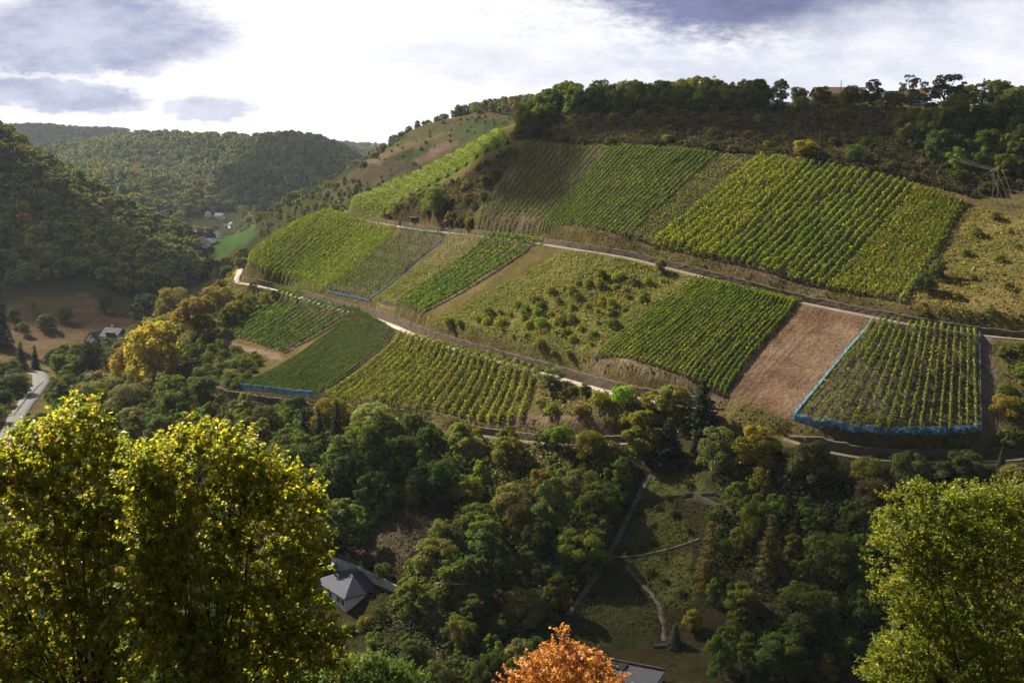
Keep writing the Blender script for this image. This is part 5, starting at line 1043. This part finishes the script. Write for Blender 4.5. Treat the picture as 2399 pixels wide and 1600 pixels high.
def forest(name, poly, spacing, label, seed, smin=0.7, smax=1.2, cat='forest', zs=1.0, protos=None, scl=8.5, avoid=False):
    R = np.random.default_rng(seed); xy = poisson(poly, spacing, R, 24)
    fpx = CX+xy[:, 0]/xy[:, 1]*FPX/1.012; xy = xy[~((fpx > 462) & (fpx < 600) & (xy[:, 1] > 740) & (xy[:, 1] < 1010))]
    if avoid: xy = np.array([p_ for p_ in xy if clear(p_[0], p_[1], 0.5)])
    xyz = np.stack([xy[:, 0], xy[:, 1], hgt(xy[:, 0], xy[:, 1])-0.6], 1)
    me = bpy.data.meshes.new(name); me.vertices.add(len(xyz)); me.vertices.foreach_set('co', xyz.astype(np.float32).ravel())
    n = len(xyz)
    for an, tp, val in (('idx', 'INT', R.integers(0, 5, n)), ('rot', 'FLOAT', R.uniform(0, 6.28, n)), ('scl', 'FLOAT', spacing/scl*R.uniform(smin, smax, n))):
        a = me.attributes.new(an, tp, 'POINT'); a.data.foreach_set('value', val.astype(np.int32 if tp == 'INT' else np.float32))
    o = obj(name, me); tag(o, label, cat, kind='stuff')
    ng = bpy.data.node_groups.new(name, 'GeometryNodeTree'); ng.interface.new_socket('Geometry', in_out='INPUT', socket_type='NodeSocketGeometry'); ng.interface.new_socket('Geometry', in_out='OUTPUT', socket_type='NodeSocketGeometry')
    N, Lk = ng.nodes, ng.links; gi, go = N.new('NodeGroupInput'), N.new('NodeGroupOutput'); ip = N.new('GeometryNodeInstanceOnPoints'); ci = N.new('GeometryNodeCollectionInfo')
    ci.inputs['Collection'].default_value = protos or far_protos; ci.inputs['Separate Children'].default_value = True; ci.inputs['Reset Children'].default_value = True
    def at(nm, tp): a = N.new('GeometryNodeInputNamedAttribute'); a.data_type = tp; a.inputs[0].default_value = nm; return next(s for s in a.outputs if s.enabled)
    cb = N.new('ShaderNodeCombineXYZ'); Lk.new(at('rot', 'FLOAT'), cb.inputs[2]); sc = N.new('ShaderNodeCombineXYZ'); s_ = at('scl', 'FLOAT')
    mz = N.new('ShaderNodeMath'); mz.operation = 'MULTIPLY'; Lk.new(s_, mz.inputs[0]); mz.inputs[1].default_value = zs
    Lk.new(s_, sc.inputs[0]); Lk.new(s_, sc.inputs[1]); Lk.new(mz.outputs[0], sc.inputs[2])
    Lk.new(gi.outputs[0], ip.inputs['Points']); Lk.new(ci.outputs[0], ip.inputs['Instance']); ip.inputs['Pick Instance'].default_value = True
    Lk.new(at('idx', 'INT'), ip.inputs['Instance Index']); Lk.new(cb.outputs[0], ip.inputs['Rotation']); Lk.new(sc.outputs[0], ip.inputs['Scale']); Lk.new(ip.outputs[0], go.inputs[0])
    md = o.modifiers.new('trees', 'NODES'); md.node_group = ng
    return n
fc = []
fc.append(forest('scrub_bushes', A_TOPSCRUB, 2.7, 'dense low dark bushes on the scrub slope below the hilltop', 690, 0.35, 0.95, 'scrub', protos=scrub_protos, scl=3.6, avoid=True))
fc.append(forest('scrub_bushes', A_RAVINE, 2.6, 'dense low bushes in the hollow beside the crest rows', 691, 0.35, 0.9, 'scrub', protos=scrub_protos, scl=3.6, avoid=True))
for nm_, (poly, sp, s0_, s1_, lab) in enumerate(((W1, 3.1, .6, 1.25, 'young trees and tall bushes closing the gaps in the central wood'), (W2, 3.3, .65, 1.35, 'young trees and tall bushes closing the gaps in the lower right wood'),
        (W3, 3.6, .65, 1.3, 'young trees and tall bushes closing the gaps in the left valley wood'), (W1c, 3.0, .6, 1.2, 'tall bushes of the thicket at the bottom'), (W1b, 3.4, .6, 1.2, 'tall bushes in the shaded wood beside the maple'),
        (W4, 3.6, .6, 1.2, 'tall bushes closing the gaps on the left flank'), (W6b, 4.2, .6, 1.2, 'tall bushes in the upper right wood'), (W6, 3.8, 1.2, 2.2, 'tall bushes in the hilltop tree belt'), (W5b, 3.8, .6, 1.2, 'tall bushes around the slate-roofed house'))):
    fc.append(forest('young_wood', poly, sp, lab, 700+nm_, s0_, s1_, 'young wood', protos=near_protos, scl=3.6, avoid=True))
A_LOWL = area_xy([(75,1000),(150,1010),(300,1050),(560,1060),(690,1200),(735,1290),(735,1480),(700,1590),(-150,1590),(-150,1075),(20,1075)])
A_OUTR = np.array([(float(ray(px_, 900)[0])*Y_, Y_) for px_, Y_ in ((2365, 300), (2620, 290), (2900, 235), (2900, 165), (2420, 165), (2365, 215))])
fc.append(forest('young_wood', A_LOWL, 4.4, 'dark wood on the valley side behind the yellow maples', 731, .7, 1.5, 'young wood', protos=near_protos, scl=3.6, avoid=True))
fc.append(forest('young_wood', A_OUTR, 5.0, 'bushes and young trees past the right end of the vine plots', 732, .5, 1.2, 'young wood', protos=near_protos, scl=3.6, avoid=True))
cover('undergrowth', A_LOWL, 2.5, 0.32, (0.045, 0.055, 0.018), 'undergrowth of the dark wood behind the yellow maples', 'undergrowth', 2.2, seed=641, patch=4.2, thr=-0.7, **UND)
fc.append(forest('hillside_forest', py_poly([(-330,660),(-100,640),(20,608),(200,648),(300,625),(400,640),(490,700),(520,860),(380,930),(250,900),(120,890),(0,880),(-330,870)]), 6.2, 'dense dark autumn forest covering the steep hill at the left edge', 401, 0.75, 1.75))
fc.append(forest('valley_forest', py_poly([(60,1350),(250,1300),(400,1300),(470,1330),(560,1430),(640,1400),(760,1480),(870,1500),(900,1750),(700,1950),(500,2120),(250,2150),(80,2100)]), 9.5, 'green and ochre forest covering the rounded hill in the middle distance', 402, 0.5, 1.5))
fc.append(forest('valley_forest', py_poly([(300,950),(490,900),(500,1080),(440,1120),(430,1300),(560,1420),(300,1320)]), 10.0, 'dark trees on the valley side left of the far village', 403, 0.6, 1.1))
fc.append(forest('ridge_forest', py_poly([(-40,2600),(260,2600),(320,3600),(-60,3700)]), 15.0, 'bluish forest on the far ridge at upper left', 404, 0.4, 0.9, zs=0.7))
fc.append(forest('ridge_forest', py_poly([(700,2500),(880,2500),(900,3300),(700,3400)]), 15.0, 'bluish forest on the far ridge behind the valley', 405, 0.4, 0.9, zs=0.7))
fc.append(forest('spur_scrub', py_poly([(545,700),(640,600),(720,580),(800,540),(880,560),(1000,600),(960,680),(840,700),(760,790),(640,880),(560,830)]), 5.5, 'bushes on the brown slope of the back spur above the valley', 406, 0.2, 0.8))
fc.append(forest('spur_scrub', py_poly([(846,740),(960,760),(1100,780),(1170,770),(1150,720),(1000,690),(900,690)]), 9.0, 'low scattered bushes between the field strips of the back spur', 411, 0.08, 0.30))
fc.append(forest('spur_scrub', py_poly([(840,735),(900,770),(960,800),(1060,815),(1060,830),(960,825),(850,790)]), 5.5, 'dark tree line on the skyline edge of the back spur', 407, 0.5, 0.9))
fc.append(forest('spur_wood', py_poly([(1040,815),(1180,790),(1300,830),(1320,930),(1200,920),(1050,850)]), 7.0, 'small wood on top of the back spur', 408, 0.7, 1.1))
fc.append(forest('valley_forest', py_poly([(590,1120),(650,1000),(700,900),(800,900),(870,1100),(870,1500),(760,1480),(640,1400),(560,1400)]), 9.0, 'trees on the lower slopes where the far valley narrows', 412, 0.5, 1.3))
fc.append(forest('valley_trees', py_poly([(595,880),(690,880),(680,1050),(640,1300),(575,1380),(550,1150),(560,1000)]), 8.5, 'yellowing trees on the valley floor beyond the green field', 410, 0.5, 0.95))
fc.append(forest('valley_trees', py_poly([(500,560),(560,540),(605,600),(605,700),(595,800),(540,830),(510,700)]), 7.5, 'mixed trees in the valley beyond the pale road bend', 409, 0.4, 0.9))

# ------------------------------------------------------------------ the near trees in front of the viewpoint
M_FORE = leaf_mat('maple_leaf', 0.62, 0.42, 0.35, boost=(1.35, 1.35, 0.6))
HALF = np.array([(0, 0), (0.50, 0.16), (0.26, 0.42), (0.40, 0.74), (0, 1.0)])       # half outline of a lobed leaf
def leaves(P, N, T, L, col, R, wide=1.0):
    """folded two-sided leaf blades: base P, blade normal N, midrib T, length L"""
    n = len(P); N = unit(N); T = unit(T-N*(T*N).sum(1, keepdims=True)); B = np.cross(N, T); fold = R.uniform(0.1, 0.5, (n, 1)); L = L.reshape(-1, 1); V = []
    for sgn in (1, -1):
        for (bx, ty) in HALF: V.append(P+T*(ty*L)+B*(sgn*bx*wide*L)+N*(bx*fold*L)-N*(ty*ty*0.18*L))
    V = np.stack(V, 1).reshape(-1, 3); F = np.arange(10*n).reshape(2*n, 5); F[1::2] = F[1::2, ::-1]
    return V, F, np.repeat(col, 10, axis=0)
def fill(poly, n, r0, r1, seed):
    """leaf clumps packed into a crown of the given outline, smaller towards its edge"""
    R = np.random.default_rng(seed); P = np.array(poly, float); out = []; lo, hi = P.min(0), P.max(0); tries = 0
    while len(out) < n and tries < 9000:
        tries += 1; p = R.uniform(lo, hi); d = 1e9
        if not inpoly(np.array([p[0]]), np.array([p[1]]), P)[0]: continue
        for i in range(len(P)):
            a, b = P[i], P[(i+1) % len(P)]; ab = b-a; t_ = np.clip(((p-a)@ab)/(ab@ab), 0, 1); d = min(d, np.linalg.norm(a+ab*t_-p))
        r = min(R.uniform(r0, r1), max(d*0.95, r0*0.55))
        if d < r*0.7 or any((p[0]-q[0])**2+(p[1]-q[1])**2 < (0.42*(r+q[2]))**2 for q in out): continue
        out.append((p[0], p[1], r))
    return out
def near_tree(name, discs, Y0, depth, nleaf, L, palette, label, trunk_px, seed, trunk_r=0.22, wide=1.0, twig=0.36, per=12, cat='tree', limb=0.05, skip=1):
    R = np.random.default_rng(seed); lob = []
    for i, (px, py, r) in enumerate(discs):
        for layer in ((-0.75, 0.6) if r > 30 else (0.0,)):
            Y = Y0+layer*depth+R.uniform(-.25, .25)*depth; a, s = ray(px+R.uniform(-.15, .15)*r, py+R.uniform(-.1, .1)*r); lob.append((a*Y, Y, s*Y, r/FPX*Y*(1.0 if layer <= 0 else 0.95)))
    lob = np.array(lob); org = np.array([float(ray(trunk_px, 1568)[0])*Y0, Y0, 0.0]); org[2] = float(hgt(org[0], org[1])); cen = lob[:, :3].mean(0)
    w_ = lob[:, 3]**2.2; w_ /= w_.sum(); nt = nleaf//per; k = R.choice(len(lob), nt, p=w_); d = unit(R.normal(size=(nt, 3))); d[:, 2] = np.where(d[:, 2] < -0.3, -d[:, 2]*0.7, d[:, 2])
    rad = R.uniform(0.1, 1.25, (nt, 1))**0.7; base = lob[k, :3]+d*lob[k, 3:]*rad*np.array([1, 1, 0.92])
    out = unit(d+unit(base-cen)*0.4+np.array([0, 0, 0.55])+R.normal(size=(nt, 3))*0.35); tl = twig*R.uniform(0.5, 1.25, (nt, 1))
    ti = np.repeat(np.arange(nt), per); q = np.tile((np.arange(per)+0.5)/per, nt)[:, None]
    P = base[ti]+out[ti]*tl[ti]*q+R.normal(size=(nt*per, 3))*0.035*twig/0.45
    rdir = unit(R.normal(size=(nt*per, 3))); T = unit(out[ti]*0.55+rdir*0.9+np.array([0, 0, -0.25])); N = unit(R.normal(size=(nt*per, 3))*0.55+np.array([0, 0, 0.75])+d[ti]*0.35)
    cs = np.array([c for c, _ in palette]); ws = np.array([w for _, w in palette], float); ws /= ws.sum(); tw = R.choice(len(cs), nt, p=ws); lk = np.where(R.random(nt*per) < 0.72, tw[ti], R.choice(len(cs), nt*per, p=ws))
    col = cs[lk]*np.exp(R.normal(size=(nt*per, 1))*0.22)
    V, F, C = leaves(P, N, T, L*np.exp(R.normal(size=nt*per)*0.2), col, R, wide)
    root = empty(name, tuple(org)); tag(root, label, cat)
    obj('crown', mesh_np('crown', V-org, F, M_FORE, C), root)
    b = MB(); low = lob[:, 2].min(); fork = np.array([0.15, 0, (low-org[2])*0.75+0.2]); tp = [(0, 0, -0.8), (0.05, 0.0, fork[2]*.5), tuple(fork)]
    b.tube(tp, [trunk_r*1.3, trunk_r, trunk_r*.85], 10); b.build('trunk', M_BARK, root, True)
    b = MB()
    for i, l_ in enumerate(lob):
        e = l_[:3]-org; m1 = fork*0.6+e*0.4+np.array([R.normal()*.25, R.normal()*.25, -0.1]); m2 = fork*0.2+e*0.8+R.normal(size=3)*.12; rr = limb*(0.6+min(1.0, l_[3]))
        if i % skip: continue
        b.tube([tuple(fork), tuple(m1), tuple(m2), tuple(e)], [rr*1.5, rr, rr*.6, rr*.25], 6)
        for _ in range(5):
            dd = unit(R.normal(size=3)+np.array([0, 0, .6])); s_ = e*0.85+m2*0.15; b.tube([tuple(s_), tuple(s_+dd*l_[3]*.5+R.normal(size=3)*.05), tuple(s_+dd*l_[3]*.95)], [rr*.4, rr*.25, rr*.1], 4)
    b.build('branches', M_BARK, root, True)
    return root
MAPLE = (((0.29, 0.285, 0.022), 3.0), ((0.19, 0.215, 0.020), 4.8), ((0.39, 0.33, 0.026), 1.8), ((0.12, 0.15, 0.02), 1.6), ((0.34, 0.21, 0.03), 0.8), ((0.30, 0.12, 0.028), 0.06))
OUT_A = [(-70,965),(20,975),(60,985),(110,952),(150,940),(165,885),(200,885),(216,930),(245,945),(275,1000),(300,1015),(330,1035),(350,1080),(375,1200),(385,1400),(385,1610),(-90,1610)]
OUT_B = [(300,1050),(335,1050),(355,1008),(375,990),(405,1000),(430,945),(458,955),(500,975),(540,965),(578,990),(600,1030),(640,1012),(660,1060),(700,1068),(738,1085),(748,1150),(735,1190),(768,1262),(752,1300),(735,1340),(772,1400),(782,1450),(800,1500),(800,1610),(330,1610),(310,1300)]
OUT_C = [(2005,1150),(2050,1116),(2110,1104),(2160,1112),(2210,1102),(2300,1098),(2430,1102),(2430,1620),(1968,1620),(1975,1540),(2010,1470),(2042,1430),(2008,1382),(1988,1330),(1994,1250),(2003,1190)]
near_tree('maple_tree', fill(OUT_A, 190, 20, 52, 11), 35.5, 1.15, 50000, 0.122, MAPLE, 'yellow-green autumn maple at the lower left corner, its top twig reaching highest', 190, 601, limb=0.03, skip=7)
near_tree('maple_tree', fill(OUT_B, 200, 18, 48, 12)+[(300,1038,20),(318,1046,22),(296,1062,30),(325,1072,32),(352,1062,32),(318,1118,45),(350,1150,45),(330,1220,55),(340,1320,60),(328,1420,60)], 32.5, 1.1, 54000, 0.112, MAPLE, 'yellow-green autumn maple with dark forked limbs in front of the white house', 470, 602, limb=0.03, skip=7)
near_tree('ash_tree', fill(OUT_C, 170, 20, 50, 13),
    43, 1.3, 72000, 0.105, (((0.15, 0.175, 0.020), 4), ((0.22, 0.22, 0.022), 2.2), ((0.09, 0.12, 0.018), 3), ((0.26, 0.22, 0.024), .6)), 'tall yellow-green tree filling the lower right corner', 2230, 603, wide=0.7, twig=0.4, per=14, limb=0.03, skip=7)
near_tree('maple_tree', [(1297,1452,17),(1292,1480,26),(1275,1515,38),(1325,1520,40),(1225,1540,34),(1370,1545,36),(1185,1560,28),(1415,1570,26),(1290,1570,62),(1160,1592,30),(1235,1610,62),(1350,1610,66),(1420,1620,50)],
    60, 1.5, 15000, 0.14, (((0.44, 0.19, 0.055), 4), ((0.52, 0.27, 0.085), 2.5), ((0.33, 0.12, 0.045), 1.5), ((0.36, 0.24, 0.05), 1)), 'small bright orange autumn maple at the bottom centre', 1295, 604, trunk_r=0.12, twig=0.5, limb=0.025)
near_tree('hornbeam_tree', [(815,1535,34),(860,1530,34),(785,1560,42),(905,1555,40),(950,1580,36),(840,1590,62),(740,1590,48),(910,1620,60),(985,1600,26)],
    72, 1.6, 26000, 0.15, (((0.085, 0.135, 0.02), 4), ((0.13, 0.16, 0.022), 2), ((0.055, 0.09, 0.016), 2)), 'fresh green tree top at the bottom edge left of the orange maple', 850, 605, trunk_r=0.14, wide=0.75, twig=0.55, limb=0.03)
# ------------------------------------------------------------------ unseen clouds added up-sun, shaped to shade parts of the slopes, and the air
def shade_cloud_mat(name, thin):
    m_ = bpy.data.materials.new(name); m_.use_nodes = True; t = NT(m_.node_tree); t.n.clear(); d = t.new('ShaderNodeBsdfDiffuse'); d.inputs[0].default_value = (.85, .85, .87, 1); tp = t.new('ShaderNodeBsdfTransparent'); mx = t.new('ShaderNodeMixShader'); mx.inputs[0].default_value = thin
    t.l.new(d.outputs[0], mx.inputs[1]); t.l.new(tp.outputs[0], mx.inputs[2]); o = t.new('ShaderNodeOutputMaterial'); t.l.new(mx.outputs[0], o.inputs[0]); return m_
M_SHADE_CLOUD = shade_cloud_mat('shade_cloud', 0.45); M_THIN = shade_cloud_mat('thin_shade_cloud', 0.68)
def shade_cloud(x, y, rx, ry, rot, t_, seed, thin=False):
    z = float(hgt(x, y)); bm = bmesh.new(); bmesh.ops.create_icosphere(bm, subdivisions=4, radius=1.0)
    R = np.random.default_rng(seed); ph = R.uniform(0, 6.28, (8, 3)); fr = R.uniform(1.5, 4.5, (8, 3))
    for v in bm.verts:
        n = sum(math.sin(f[0]*v.co.x+f[1]*v.co.y+f[2]*v.co.z+p[0]) for f, p in zip(fr, ph))/8; k = 1+0.45*n; v.co = Vector((v.co.x*k*rx, v.co.y*k*ry, v.co.z*k*min(rx, ry)*0.30))
    me = bpy.data.meshes.new('shade_cloud'); bm.to_mesh(me); bm.free(); me.materials.append(M_THIN if thin else M_SHADE_CLOUD); me.polygons.foreach_set('use_smooth', np.ones(len(me.polygons), bool))
    o = obj('shade_cloud', me); o.location = (x+sd[0]*t_, y+sd[1]*t_, z+sd[2]*t_); o.rotation_euler = (0, 0, rot); tag(o, kind='structure')
shade_cloud(88, 366, 78, 17, -0.5, 1150, 1)
shade_cloud(6, 384, 26, 22, -0.6, 1180, 2)
shade_cloud(45, 170, 75, 13, 0.1, 1120, 3, True)
shade_cloud(24, 196, 27, 15, 0.2, 1140, 4, True)
shade_cloud(-18, 223, 10, 8, 0.0, 1160, 5)
shade_cloud(-235, 640, 130, 85, 0.0, 1300, 6)
shade_cloud(-290, 1640, 130, 240, -0.4, 2300, 7)
shade_cloud(-1250, 3000, 330, 450, 0.0, 3600, 8)
hz = MB(); zb, zt = float(GZ.min())-1.0, float(GZ.max())+35; xm = float(np.abs(GX).max())+5
hz.box((0, (GY.min()+GY.max())/2, (zb+zt)/2), (2*xm, GY.max()-GY.min()+10, zt-zb))
hm = bpy.data.materials.new('haze'); hm.use_nodes = True; t = NT(hm.node_tree); t.n.clear(); pv = t.new('ShaderNodeVolumePrincipled'); pv.inputs['Color'].default_value = (0.72, 0.80, 0.95, 1); pv.inputs['Density'].default_value = 0.000036; pv.inputs['Anisotropy'].default_value = 0.2
o = t.new('ShaderNodeOutputMaterial'); t.l.new(pv.outputs[0], o.inputs['Volume'])
h_ = hz.build('haze', hm); tag(h_, 'thin blue haze filling the valley', 'haze', kind='stuff'); h_.display_type = 'WIRE'
